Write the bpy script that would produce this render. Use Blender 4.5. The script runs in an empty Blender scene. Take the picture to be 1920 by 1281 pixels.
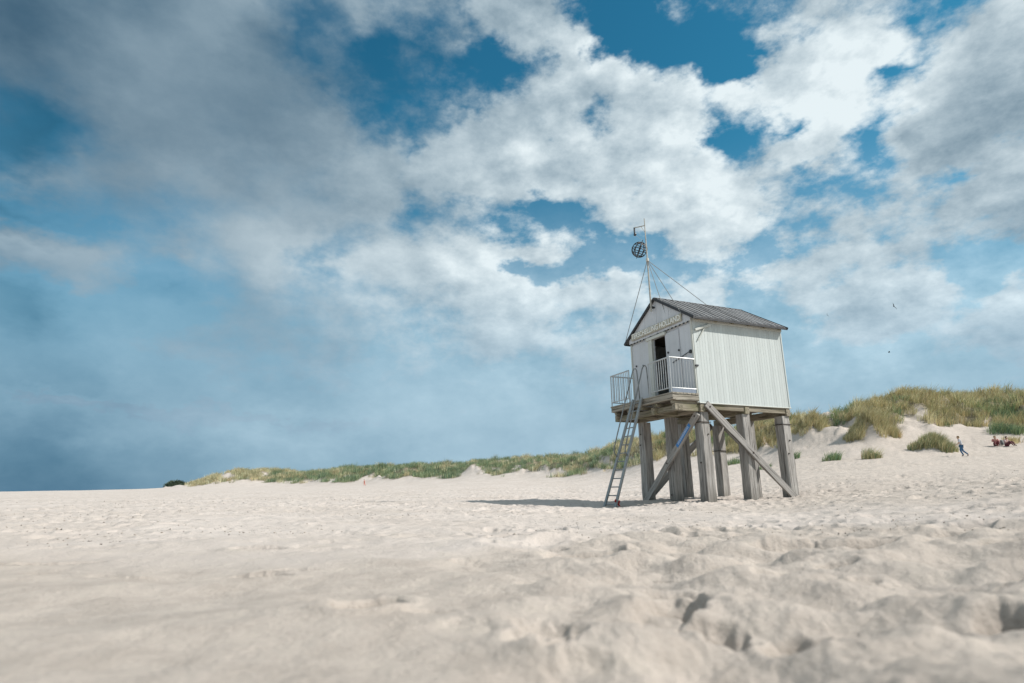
import bpy, bmesh, math, random
import numpy as np
from mathutils import Vector, Matrix, Euler

random.seed(7)
rng = np.random.default_rng(11)
S = bpy.context.scene
COL = S.collection
PI = math.pi

# ------------------------------------------------------------------ camera
HC = 0.5
FPX, PITCH, ROLL = 1067.0, 0.2541, -0.0073
cp, sp = math.cos(PITCH), math.sin(PITCH)
fwd = np.array([0, cp, sp]); up0 = np.array([0, -sp, cp]); rt0 = np.array([1., 0, 0])
cr, sr = math.cos(ROLL), math.sin(ROLL)
CR = cr*rt0 + sr*up0
CU = -sr*rt0 + cr*up0
cd = bpy.data.cameras.new('camera')
cam = bpy.data.objects.new('camera', cd); COL.objects.link(cam)
cd.sensor_width = 36.0
cd.lens = 36.0*FPX/1920.0
cd.clip_start = 0.05; cd.clip_end = 9000
M = Matrix(((CR[0], CU[0], -fwd[0], 0), (CR[1], CU[1], -fwd[1], 0), (CR[2], CU[2], -fwd[2], HC), (0, 0, 0, 1)))
cam.matrix_world = M
S.camera = cam
cd.dof.use_dof = True
cd.dof.focus_distance = 17.8
cd.dof.aperture_fstop = 1.2

# ------------------------------------------------------------------ light and exposure
S.view_settings.view_transform = 'Standard'
S.view_settings.look = 'None'
S.view_settings.gamma = 1
S.view_settings.exposure = 0.85
S.view_settings.use_curve_mapping = False
EXPO = 2**S.view_settings.exposure
SUN_EL = math.radians(43); SUN_XY = (0.968, -0.25)
n_ = math.hypot(*SUN_XY)
SUN = Vector((SUN_XY[0]/n_*math.cos(SUN_EL), SUN_XY[1]/n_*math.cos(SUN_EL), math.sin(SUN_EL)))
sl = bpy.data.lights.new('sun', 'SUN'); sl.energy = 3.1; sl.angle = math.radians(0.6); sl.color = (1.0, 0.96, 0.91)
so = bpy.data.objects.new('sun', sl); COL.objects.link(so)
so.rotation_euler = SUN.to_track_quat('Z', 'Y').to_euler(); so.location = (20, -20, 30)


class NT:
    """small helper to wire node trees"""
    def __init__(s, nt): s.nt = nt
    def n(s, t, **k):
        x = s.nt.nodes.new(t)
        for a, b in k.items(): setattr(x, a, b)
        return x
    def put(s, sock, v):
        if isinstance(v, bpy.types.NodeSocket): s.nt.links.new(v, sock)
        else: sock.default_value = v
    def math(s, op, a, b=0.0, c=None, clamp=False):
        x = s.n('ShaderNodeMath', operation=op, use_clamp=clamp)
        s.put(x.inputs[0], a); s.put(x.inputs[1], b)
        if c is not None: s.put(x.inputs[2], c)
        return x.outputs[0]
    def vm(s, op, a, b=None, scale=None):
        x = s.n('ShaderNodeVectorMath', operation=op)
        s.put(x.inputs[0], a)
        if b is not None: s.put(x.inputs[1], b)
        if scale is not None: s.put(x.inputs['Scale'], scale)
        return x.outputs['Value'] if op in ('LENGTH', 'DOT_PRODUCT') else x.outputs[0]
    def noise(s, vec, scale, detail=4, rough=0.55, color=False, dist=0.0, w=None):
        x = s.n('ShaderNodeTexNoise')
        if w is not None:
            x.noise_dimensions = '4D'; s.put(x.inputs['W'], w)
        if vec is not None: s.put(x.inputs['Vector'], vec)
        x.inputs['Scale'].default_value = scale; x.inputs['Detail'].default_value = detail
        x.inputs['Roughness'].default_value = rough; x.inputs['Distortion'].default_value = dist
        return x.outputs['Color'] if color else x.outputs[0]
    def mr(s, v, a, b, c=0.0, d=1.0, smooth=True, clamp=True):
        x = s.n('ShaderNodeMapRange', interpolation_type='SMOOTHSTEP' if smooth else 'LINEAR')
        if not smooth: x.clamp = clamp
        s.put(x.inputs[0], v); s.put(x.inputs[1], a); s.put(x.inputs[2], b); s.put(x.inputs[3], c); s.put(x.inputs[4], d)
        return x.outputs[0]
    def mix(s, f, a, b, mode='MIX'):
        x = s.n('ShaderNodeMix', data_type='RGBA', blend_type=mode)
        s.put(x.inputs[0], f); s.put(x.inputs[6], a); s.put(x.inputs[7], b)
        return x.outputs[2]
    def ramp(s, f, stops, interp='LINEAR'):
        x = s.n('ShaderNodeValToRGB'); r = x.color_ramp; r.interpolation = interp
        while len(r.elements) > 1: r.elements.remove(r.elements[-1])
        r.elements[0].position = stops[0][0]; r.elements[0].color = stops[0][1]
        for p, c in stops[1:]:
            e = r.elements.new(p); e.color = c
        s.put(x.inputs[0], f)
        return x.outputs[0]
    def map(s, vec, loc=(0, 0, 0), rot=(0, 0, 0), sc=(1, 1, 1)):
        x = s.n('ShaderNodeMapping'); s.put(x.inputs[0], vec)
        x.inputs[1].default_value = loc; x.inputs[2].default_value = rot; x.inputs[3].default_value = sc
        return x.outputs[0]


def pix_ray(px, py):
    d = CR*((px-960)/FPX) + CU*(-(py-640.5)/FPX) + fwd
    return d/np.linalg.norm(d)


def srgb(v):
    v = np.asarray(v, float)
    return np.where(v <= 0.04045, v/12.92, ((v+0.055)/1.055)**2.4)


# ------------------------------------------------------------------ sky: blue daylight sky with clouds by direction
# coverage and brightness of the cloud field, tabulated over the part of the sky the photograph shows
GX = np.arange(17)*120.0
GY = np.array([0, 80, 160, 240, 320, 400, 480, 560, 640, 720, 800, 880.])
DN = ["88998487910337747", "88998433341119368", "78998843599759899", "14888978979539599",
      "68888799999975487", "34567875388966678", "78658397423667567", "33557678888467678",
      "56777777777756577", "65677777777777777", "66777777777777777", "66777777777777777"]
BN = ["34456566678667778", "34554555688879778", "44555556678888886", "34555667778898866",
      "55566677778978767", "65567666788977777", "56677788888887787", "55666777888777778",
      "55666677777778877", "55666677777777777", "55667777777777777", "44556667777777777"]
Dg = np.array([[int(c) for c in r] for r in DN])/9.0
Dg = 0.06+0.86*Dg**1.35
Bg = 0.37+(np.array([[int(c) for c in r] for r in BN])-3)*0.090
# the left half is smooth, soft cloud, the right half crisp cumulus
Bg = Bg-0.05*np.exp(-((GX[None, :]-520)/260)**2-((GY[:, None]-220)/200)**2)
Bg = Bg+0.03*np.exp(-((GX[None, :]-250)/350)**2-((GY[:, None]-150)/250)**2)+0.022*np.clip((GY[:, None]-430)/120, 0, 1)*np.clip((1500-GX[None, :])/300, 0, 1)*np.clip((GX[None, :]+260)/400, 0, 1)+0.06*np.exp(-((GX[None, :]-370)/130)**2-((GY[:, None]-50)/90)**2)
Sg = np.clip((GX[None, :]-500)/500 + 0*GY[:, None], 0, 1)*np.clip(1.15-(GY[:, None]-520)/200, 0, 1)


# single clouds and gaps: centre, radii (photo pixels), tilt, coverage, brightness
CL = [(800, 112, 130, 44, 0.15, 0.27, 0), (920, 125, 60, 40, 0.15, 0.2, 0), (600, 60, 30, 50, 0.5, 0.3, 0), (1150, 45, 80, 60, 0, 0.0, 0), (1300, 70, 70, 60, 0, 0.15, 0), (1420, 60, 90, 45, 0, 0.2, 0), (1180, 90, 60, 25, 0.4, 0.1, 0), (1350, 140, 75, 55, 0, 0.0, 0), (1390, 275, 62, 30, -0.3, 0.15, 0), (1450, 235, 40, 22, -0.6, 0.25, 0), (1668, 98, 60, 48, 0, 0.12, 0),
      (1635, 258, 62, 28, -0.2, 0.12, 0), (1590, 330, 62, 40, 0.1, 0.25, 0), (1075, 235, 18, 48, 0.2, 0.3, 0), (985, 400, 70, 26, 0, 0.1, 0), (870, 400, 70, 20, 0, 0.35, 0), (1000, 512, 50, 26, 0, 0.0, 0), (620, 490, 50, 20, 0, 0.42, 0), (140, 772, 260, 12, 0.03, 0.9, 0.63), (470, 788, 200, 11, 0.04, 0.9, 0.70),
      (310, 520, 52, 24, 0, 0.25, 0.55), (40, 255, 80, 42, 0.3, 0.22, 0.36), (25, 390, 75, 34, 0.3, 0.22, 0.42), (40, 560, 80, 38, 0.3, 0.3, 0.48), (150, 535, 50, 16, 0.2, 0.2, 0), (1740, 352, 120, 22, 0, 0.25, 0), (1860, 275, 60, 16, -0.2, 0.1, 0), (1850, 512, 70, 15, -0.1, 0.2, 0), (1140, 455, 70, 22, 0, 0.15, 0), (1420, 560, 45, 25, 0, 0.25, 0), (700, 190, 90, 40, 0.5, 0.35, 0),
      (960, 22, 100, 42, 0, 1, 0.72), (1180, 215, 130, 100, 0, 1, 0.80), (1080, 130, 40, 55, 0.2, 1, 0.80), (1275, 310, 55, 100, 0.1, 1, 0.89), (1330, 390, 55, 45, 0, 1, 0.89), (790, 300, 26, 110, 0.3, 0.35, 0), (830, 190, 60, 50, 0, 0.2, 0), (1130, 210, 18, 40, 0, 0.6, 0.68), (1600, 85, 85, 40, -0.2, 1, 0.90), (1560, 190, 55, 70, 0, 1, 0.91), (1480, 140, 55, 50, -0.6, 1, 0.84), (1420, 180, 80, 28, -0.1, 1, 0.85),
      (1500, 310, 45, 48, 0, 0.95, 0.85), (1850, 170, 120, 90, -0.6, 1, 0.68), (1780, 255, 130, 50, -0.4, 1, 0.67), (1830, 60, 90, 45, -0.4, 1, 0.78), (930, 300, 110, 85, 0, 1, 0.74), (1000, 280, 40, 42, 0, 1, 0.84), (720, 330, 65, 60, 0, 1, 0.67), (540, 440, 60, 26, 0, 1, 0.74), (50, 436, 90, 26, 0.25, 1, 0.66), (150, 478, 110, 26, 0.3, 0.95, 0.68), (330, 455, 60, 20, 0.1, 0.8, 0.66),
      (525, 495, 26, 40, 0, 1, 0.78), (740, 500, 110, 38, 0, 1, 0.78), (905, 520, 46, 55, 0, 1, 0.90), (1000, 566, 50, 26, 0, 1, 0.86), (1150, 540, 90, 24, 0, 0.95, 0.82), (1320, 552, 55, 18, 0, 1, 0.87), (995, 472, 46, 9, 0, 0.9, 0.78), (1530, 500, 130, 22, -0.1, 0.95, 0.80), (1500, 560, 80, 18, 0, 0.95, 0.82), (1690, 545, 100, 20, -0.1, 0.95, 0.80), (1610, 612, 70, 16, 0, 0.9, 0.80), (1700, 595, 60, 14, 0, 0.9, 0.79)]


def clouds_at(x, y, D, B):
    for cx, cy, rx, ry, an, dd, bb in CL:
        ex, ey = x-cx, y-cy; c, s = math.cos(an), math.sin(an)
        q = math.hypot((ex*c+ey*s)/rx, (-ex*s+ey*c)/ry)
        g = 1-min(1, max(0, (q-0.65)/0.75)); g = g*g*(3-2*g)
        D = D*(1-g)+dd*g
        if bb: B = B*(1-g)+bb*g
    return D, B


def gsample(G, x, y):
    x = np.clip(x/120.0, 0, 15.999); y = np.clip(y/80.0, 0, 10.999)
    i = int(x); j = int(y); fx = x-i; fy = y-j
    return ((G[j, i]*(1-fx)+G[j, i+1]*fx)*(1-fy)+(G[j+1, i]*(1-fx)+G[j+1, i+1]*fx)*fy)


AZ0, AZ1, NAZ = -47.0, 47.0, 32
ELS = [0.5, 3, 5, 6.4, 7.2, 8.0, 9.4, 11.5, 13.5, 15.5, 17.5, 19.5, 21.5, 23.5, 25.5, 27.5, 29.5, 31.5, 33.5, 35.5, 37.5, 39.5, 41.5, 44, 48, 56]
W = bpy.data.worlds.new('World'); S.world = W; W.use_nodes = True
W.node_tree.nodes.clear()
w = NT(W.node_tree)
sky = w.n('ShaderNodeTexSky', sky_type='NISHITA')
sky.sun_disc = False; sky.sun_elevation = SUN_EL; sky.sun_rotation = math.atan2(SUN_XY[0], SUN_XY[1])
sky.air_density = 1.0; sky.dust_density = 0.6; sky.ozone_density = 2.5; sky.altitude = 0
dirv = w.n('ShaderNodeNewGeometry').outputs['Incoming']
dirv = w.vm('SCALE', dirv, scale=-1.0)
sep0 = w.n('ShaderNodeSeparateXYZ'); w.put(sep0.inputs[0], dirv)
zc = w.math('MAXIMUM', sep0.outputs[2], 0.0)
# cloud-deck coordinates: stretch towards the horizon like a layer at constant height
inv = w.math('DIVIDE', 1.0, w.math('ADD', zc, 0.34))
pc = w.n('ShaderNodeCombineXYZ')
w.put(pc.inputs[0], w.math('MULTIPLY', sep0.outputs[0], inv)); w.put(pc.inputs[1], w.math('MULTIPLY', sep0.outputs[1], inv)); w.put(pc.inputs[2], w.math('MULTIPLY', zc, 1.5))
P = pc.outputs[0]
# warped look-up of the table
Pn = w.vm('MULTIPLY', dirv, (1.45, 1.45, 2.3))
wn = w.noise(Pn, 3.2, 5, 0.55, color=True)
wn = w.vm('SCALE', w.vm('SUBTRACT', wn, (0.5, 0.5, 0.5)), scale=0.17)
wn2 = w.noise(Pn, 10.0, 4, 0.6, color=True)
wn2 = w.vm('SCALE', w.vm('SUBTRACT', wn2, (0.5, 0.5, 0.5)), scale=0.10)
wd = w.vm('ADD', dirv, w.vm('MULTIPLY', w.vm('ADD', wn, wn2), (1, 0.4, 0.75)))
sp_ = w.n('ShaderNodeSeparateXYZ'); w.put(sp_.inputs[0], wd)
az = w.math('ARCTAN2', sp_.outputs[0], sp_.outputs[1])
hyp = w.math('SQRT', w.math('ADD', w.math('MULTIPLY', sp_.outputs[0], sp_.outputs[0]), w.math('MULTIPLY', sp_.outputs[1], sp_.outputs[1])))
el = w.math('ARCTAN2', sp_.outputs[2], hyp)
azf = w.mr(az, math.radians(AZ0), math.radians(AZ1), 0, 1, smooth=False)
val = None
for k, e in enumerate(ELS):
    stops = []
    for i in range(NAZ):
        a = AZ0+(AZ1-AZ0)*(i+0.0)/(NAZ-1)
        d = np.array([math.sin(math.radians(a))*math.cos(math.radians(e)), math.cos(math.radians(a))*math.cos(math.radians(e)), math.sin(math.radians(e))])
        f = d@fwd
        px = 960+FPX*(d@CR)/f; py = 640.5-FPX*(d@CU)/f
        out = max(0, (abs(px-960)-960)/500.0, -py/350.0); out = min(1, out)
        D, B = clouds_at(px, py, gsample(Dg, px, py), gsample(Bg, px, py))
        D = D*(1-out)+0.72*out; B = B*(1-out)+0.76*out  # unseen sky outside the view set brighter to fill the shadows
        Q = gsample(Sg, px, py)*(1-out)+0.6*out
        stops.append(((i+0.0)/(NAZ-1), (D, B, Q, 1)))
    c = w.ramp(azf, stops, 'LINEAR')
    if val is None: val = c
    else: val = w.mix(w.mr(el, math.radians(ELS[k-1]), math.radians(e), smooth=False), val, c)
side = w.mr(w.math('ABSOLUTE', az), math.radians(46), math.radians(62))
val = w.mix(side, val, (0.72, 0.78, 0.7, 1))  # unseen sky to the sides and behind, also brightened for shadow fill
sv = w.n('ShaderNodeSeparateColor'); w.put(sv.inputs[0], val)
D, B, Q = w.mr(sv.outputs[0], 0, 1, -0.08, 1.08, smooth=False), sv.outputs[1], sv.outputs[2]
n1 = w.noise(Pn, 4.6, 12, 0.62)
n2 = w.noise(Pn, 2.6, 8, 0.60)
n3 = w.noise(w.vm('ADD', Pn, (7.3, 2.1, 0)), 13.0, 8, 0.62)
nn = w.math('ADD', w.math('MULTIPLY', w.math('SUBTRACT', n1, 0.5), 2.0), w.math('MULTIPLY', w.math('SUBTRACT', n3, 0.5), 0.9))
amp = w.mr(Q, 0, 1, 0.34, 1.0, smooth=False)
dens = w.math('ADD', D, w.math('MULTIPLY', nn, amp))
wid = w.mr(Q, 0, 1, 0.42, 0.30, smooth=False)
cov = w.mr(dens, w.math('SUBTRACT', 0.50, wid), w.math('ADD', 0.50, wid))
# sun-side brightening: compare with the density a little towards the sun
P2 = w.vm('ADD', Pn, (0.030, -0.010, 0.045))
n1b = w.noise(P2, 4.6, 12, 0.62)
lit = w.math('MULTIPLY', w.math('SUBTRACT', n1, n1b), w.mr(Q, 0, 1, 0.12, 0.75, smooth=False))
thick = w.mr(dens, 0.55, 1.25)
br = w.math('ADD', B, w.math('MULTIPLY', w.math('SUBTRACT', n2, 0.5), w.mr(Q, 0, 1, 0.13, 0.18, smooth=False)))
br = w.math('ADD', br, w.math('MULTIPLY', Q, 0.05))
br = w.math('ADD', br, lit)
br = w.math('SUBTRACT', br, w.math('MULTIPLY', w.math('MULTIPLY', thick, Q), 0.05))
br = w.math('MAXIMUM', w.math('MINIMUM', br, 0.95), 0.2)
# perceptual brightness -> linear, bluish when dark, near white when bright
def ch(mul, off):
    return w.math('POWER', w.math('MAXIMUM', w.math('ADD', w.math('MULTIPLY', br, mul), off), 0.02), 2.2)
cc = w.n('ShaderNodeCombineColor')
el0 = w.math('ARCSINE', zc)
lowt = w.mr(el0, 0.0, 0.45, 1.0, 0.0)
w.put(cc.inputs[0], ch(1.12, w.math('ADD', -0.160, w.math('MULTIPLY', lowt, -0.045)))); w.put(cc.inputs[1], ch(1.0, 0.0)); w.put(cc.inputs[2], ch(0.88, w.math('ADD', 0.130, w.math('MULTIPLY', lowt, 0.035))))
SKYS = 0.10
cloud = w.mix(1.0, cc.outputs[0], (1/(SKYS*EXPO),)*3+(1,), 'MULTIPLY')
el0 = w.math('ARCSINE', zc)
tint = w.ramp(w.math('DIVIDE', el0, 1.0), [(0.0, (0.55, 0.80, 0.80, 1)), (0.25, (0.38, 0.80, 0.74, 1)), (0.6, (0.14, 0.60, 0.60, 1)), (1, (0.12, 0.55, 0.58, 1))])
blue = w.mix(1.0, sky.outputs[0], tint, 'MULTIPLY')
dimb = w.mr(B, 0.36, 0.60, 0.62, 1.0, smooth=False)
blue = w.vm('SCALE', blue, scale=dimb)
# low down the air itself is milky
hz = w.mr(el0, 0.06, 0.56, 0.96, 0.0)
cov = w.math('MAXIMUM', cov, hz)
skyc = w.mix(cov, blue, cloud)
bg = w.n('ShaderNodeBackground'); w.put(bg.inputs[0], skyc); bg.inputs[1].default_value = SKYS
wo = w.n('ShaderNodeOutputWorld'); w.put(wo.inputs[0], bg.outputs[0])

# ------------------------------------------------------------------ numpy noise
_perm = rng.permutation(256); _perm = np.concatenate([_perm, _perm])
_gr = rng.random(512)*2*PI
_gx, _gy = np.cos(_gr), np.sin(_gr)


def perlin(x, y):
    xi = np.floor(x).astype(int); yi = np.floor(y).astype(int)
    xf = x-xi; yf = y-yi; xi &= 255; yi &= 255
    u = xf*xf*xf*(xf*(xf*6-15)+10); v = yf*yf*yf*(yf*(yf*6-15)+10)
    def g(ix, iy, dx, dy):
        h = _perm[_perm[ix & 255]+(iy & 255)]
        return _gx[h]*dx+_gy[h]*dy
    a = g(xi, yi, xf, yf); b = g(xi+1, yi, xf-1, yf); c = g(xi, yi+1, xf, yf-1); d = g(xi+1, yi+1, xf-1, yf-1)
    return (a*(1-u)+b*u)*(1-v)+(c*(1-u)+d*u)*v


def fbm(x, y, o=4, g=0.5):
    s = 0; a = 1.0
    for i in range(o):
        s = s+a*perlin(x+17.3*i, y-9.1*i); x = x*2.03; y = y*2.03; a *= g
    return s


def cells(x, y, seed):
    """nearest jittered cell point: distance vector and per-cell random values"""
    xi = np.floor(x).astype(int); yi = np.floor(y).astype(int)
    best = np.full(x.shape, 9.0); bx = np.zeros_like(x); by = np.zeros_like(x); br_ = np.zeros_like(x)
    for di in (-1, 0, 1):
        for dj in (-1, 0, 1):
            cx = xi+di; cy = yi+dj
            h = _perm[(_perm[(cx+seed) & 255]+cy) & 255]
            h2 = _perm[(h+91) & 255]; h3 = _perm[(h+cx*7+13) & 255]
            dx = cx+0.15+0.7*h/255.0-x; dy = cy+0.15+0.7*h2/255.0-y
            dd = np.sqrt(dx*dx+dy*dy); m = dd < best
            best = np.where(m, dd, best); bx = np.where(m, dx, bx); by = np.where(m, dy, by); br_ = np.where(m, h3/255.0, br_)
    return best, bx, by, br_


def sst(a, b, x):
    t = np.clip((x-a)/(b-a), 0, 1); return t*t*(3-2*t)


# ------------------------------------------------------------------ terrain: beach sloping up to a dune ridge
# stations: bearing (as photo x on the horizon line), distance and height of dune foot, of the ridge
ST = [  # x, z17, db, yb, dr, yr
    (-600, 0.08, 220, 924, 260, 924), (0, 0.08, 220, 922.0, 250, 922.5), (150, 0.08, 220, 919.5, 250, 920), (310, 0.08, 235, 915.5, 265, 916),
    (365, 0.08, 240, 912.5, 265, 911), (395, 0.08, 245, 911.5, 270, 894), (440, 0.08, 242, 911.5, 270, 884), (500, 0.08, 238, 911, 268, 883),
    (535, 0.08, 230, 911, 265, 885), (570, 0.08, 220, 911, 255, 892), (620, 0.08, 205, 909, 245, 884), (680, 0.08, 190, 908, 235, 880),
    (760, 0.08, 170, 904, 215, 879), (840, 0.08, 155, 899, 200, 877), (910, 0.07, 140, 897, 182, 869), (990, 0.03, 128, 897, 168, 866),
    (1060, 0.0, 118, 896, 155, 864), (1110, -0.04, 110, 891, 145, 856), (1160, -0.04, 103, 887, 134, 838), (1220, -0.01, 96, 868, 124, 829),
    (1300, 0.03, 90, 857, 117, 823), (1400, 0.06, 84, 850, 109, 812), (1445, 0.09, 79, 848, 104, 806), (1490, 0.12, 75, 840, 97, 793), (1550, 0.2, 72, 836, 92, 785),
    (1600, 0.27, 70, 834, 89, 780), (1650, 0.33, 70, 832, 88, 769), (1710, 0.40, 72, 830, 90, 753), (1760, 0.45, 74, 828, 92, 746), (1820, 0.52, 78, 820, 98, 748),
    (1920, 0.62, 81, 814, 103, 752), (2300, 0.8, 86, 806, 110, 750), (2900, 0.9, 90, 806, 114, 780)]
s_az, s_prof = [], []


def hor_y(x):
    d = pix_ray(x, 900); a = math.atan2(d[0], d[1])
    h = np.array([math.sin(a), math.cos(a), 0]); return 640.5-FPX*(h@CU)/(h@fwd), a


for (x, z17, db, yb, dr, yr) in ST:
    hy, a = hor_y(x); s_az.append(a)
    def z_at(y, d):
        r = pix_ray(x, y); return HC+d*r[2]/math.hypot(r[0], r[1])
    zb, zr = z_at(yb, db), z_at(yr, dr)
    dk = [0, 4, 9, 17.5, db*0.6, db*0.86, db, db+(dr-db)*0.45, dr, dr*1.35, dr*2.2, 9000]
    e0 = (zb-HC)/db
    zm = HC+0.6*db*e0*0.38-0.10; zm2 = HC+0.86*db*e0*0.64
    zk = [0.0+0.2*z17, 0.1*z17, 0.45*z17, z17, zm, zm2, zb, zb+(zr-zb)*0.72, zr, zr*0.86, min(zr*0.5, zb*0.6), -1.0]
    s_prof.append((dk, zk, db, dr))
s_az = np.array(s_az)
# radial / angular grid
inner = np.radians(np.linspace(-49, 49, 780))
outer1 = np.radians(np.linspace(49, 311, 90))[1:-1]
AZG = np.concatenate([inner, outer1])
DG = np.concatenate([[0.02, 0.2, 0.4], np.geomspace(0.6, 20, 620), np.geomspace(20.2, 95, 190), np.geomspace(96, 320, 90), np.geomspace(335, 8000, 22)])


def prof_table(dg):
    T = []; 
    for dk, zk, db, dr in s_prof:
        T.append(sum(np.interp(dg*m, dk, zk)*wt for m, wt in ((0.93, 0.25), (1, 0.5), (1.07, 0.25))))
    return np.array(T)


SB = np.array([p[2] for p in s_prof]); SR = np.array([p[3] for p in s_prof])
TAZ = np.radians(np.linspace(-60, 60, 481)); TD = np.geomspace(0.02, 9000, 900)
PT = prof_table(TD)                       # stations x distance
TZ = np.empty((len(TAZ), len(TD)))
for j in range(len(TD)): TZ[:, j] = np.interp(TAZ, s_az, PT[:, j])
kern = np.array([1, 2, 3, 2, 1.])/9
pad = np.pad(TZ, ((2, 2), (0, 0)), mode='edge')
TZ = sum(pad[i:i+len(TAZ)]*kern[i] for i in range(5))


def wrap(a): return (a+PI) % (2*PI)-PI


def macro(a, d):
    a = wrap(a)
    side = np.clip((np.abs(a)-math.radians(58))/math.radians(40), 0, 1)     # behind the camera the beach is plain
    ai = np.clip((np.clip(a, TAZ[0], TAZ[-1])-TAZ[0])/(TAZ[1]-TAZ[0]), 0, len(TAZ)-1.001)
    di = np.clip(np.log(np.maximum(d, 0.02)/0.02)/math.log(TD[1]/TD[0]), 0, len(TD)-1.001)
    i = ai.astype(int); j = di.astype(int); fa = ai-i; fd = di-j
    z = (TZ[i, j]*(1-fd)+TZ[i, j+1]*fd)*(1-fa)+(TZ[i+1, j]*(1-fd)+TZ[i+1, j+1]*fd)*fa
    z0 = np.interp(d, [0, 20, 300, 9000], [0, 0, 0.5, -1.0])
    return z*(1-side)+z0*side


def dune_t(a, d):
    a = np.clip(wrap(a), TAZ[0], TAZ[-1])
    b = np.interp(a, s_az, SB); r = np.interp(a, s_az, SR)
    return (d-b)/(r-b), b, r


def ground_flat(px, py, z=0.0):
    r = pix_ray(px, py); t = (z-HC)/r[2]; return r[0]*t, r[1]*t


# explicit hollows and prints in the near sand: photo position, length, width (m), angle, depth
PITS = [(690, 1151, 0.34, 0.24, 0.9, 0.085), (800, 1158, 0.22, 0.10, 0.2, 0.016), (468, 1086, 0.5, 0.13, 0.15, 0.022), (535, 1078, 0.4, 0.10, 0.2, 0.018),
        (1500, 1220, 0.24, 0.21, 0.5, 0.085), (1370, 1194, 0.26, 0.18, 0.9, 0.06), (1908, 1203, 0.27, 0.22, 0.8, 0.08), (1610, 1100, 0.3, 0.14, 0.4, 0.035), (1250, 1150, 0.4, 0.24, 0.9, 0.035), (1760, 1160, 0.22, 0.08, -0.9, 0.04), (1765, 1210, 0.12, 0.06, 0.2, 0.03),
        (1515, 1040, 0.9, 0.34, -0.12, 0.085), (1640, 1040, 0.6, 0.28, 0.2, 0.085), (1575, 1080, 0.3, 0.12, 0.1, 0.035), (1500, 1098, 0.5, 0.12, 0.0, 0.03), (1840, 1018, 1.3, 0.4, 0.05, 0.09),
        (1900, 1060, 0.7, 0.36, 0.3, 0.10), (1890, 965, 1.6, 0.35, 0.0, 0.08), (970, 1010, 0.8, 0.35, 0.1, 0.06), (1100, 1045, 0.7, 0.2, 0.1, 0.045), (1330, 1010, 1.1, 0.25, -0.5, 0.05),
        (1480, 972, 1.6, 0.4, 0.1, 0.06), (1585, 978, 0.6, 0.3, 0.1, 0.05), (1820, 990, 1.0, 0.3, -0.2, 0.05), (1370, 985, 1.2, 0.3, 0.1, 0.04), (1895, 1130, 0.12, 0.09, 0.3, 0.04), (1690, 1108, 0.3, 0.06, -0.7, 0.02),
        (150, 1040, 1.0, 0.2, 0.3, 0.03), (480, 1040, 0.45, 0.16, 0.1, 0.05), (60, 1070, 0.9, 0.12, 0.35, 0.03), (345, 1025, 0.8, 0.2, 0.0, 0.03), (1230, 1075, 0.5, 0.25, -0.6, 0.035), (1290, 1120, 0.4, 0.25, -0.6, 0.045), (1010, 1200, 0.3, 0.2, 0.8, 0.03),
        (1060, 1215, 0.24, 0.12, 0.9, 0.03), (250, 1092, 0.3, 0.08, 0.0, 0.015), (1735, 1150, 0.2, 0.05, -1.0, 0.02)]
PITW = [(*ground_flat(px, py), l/2, wd_/2, an, dp*(1.9 if px < 640 else 1.35)) for px, py, l, wd_, an, dp in PITS]
HUT_POS = (6.4, 18.7)


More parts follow.
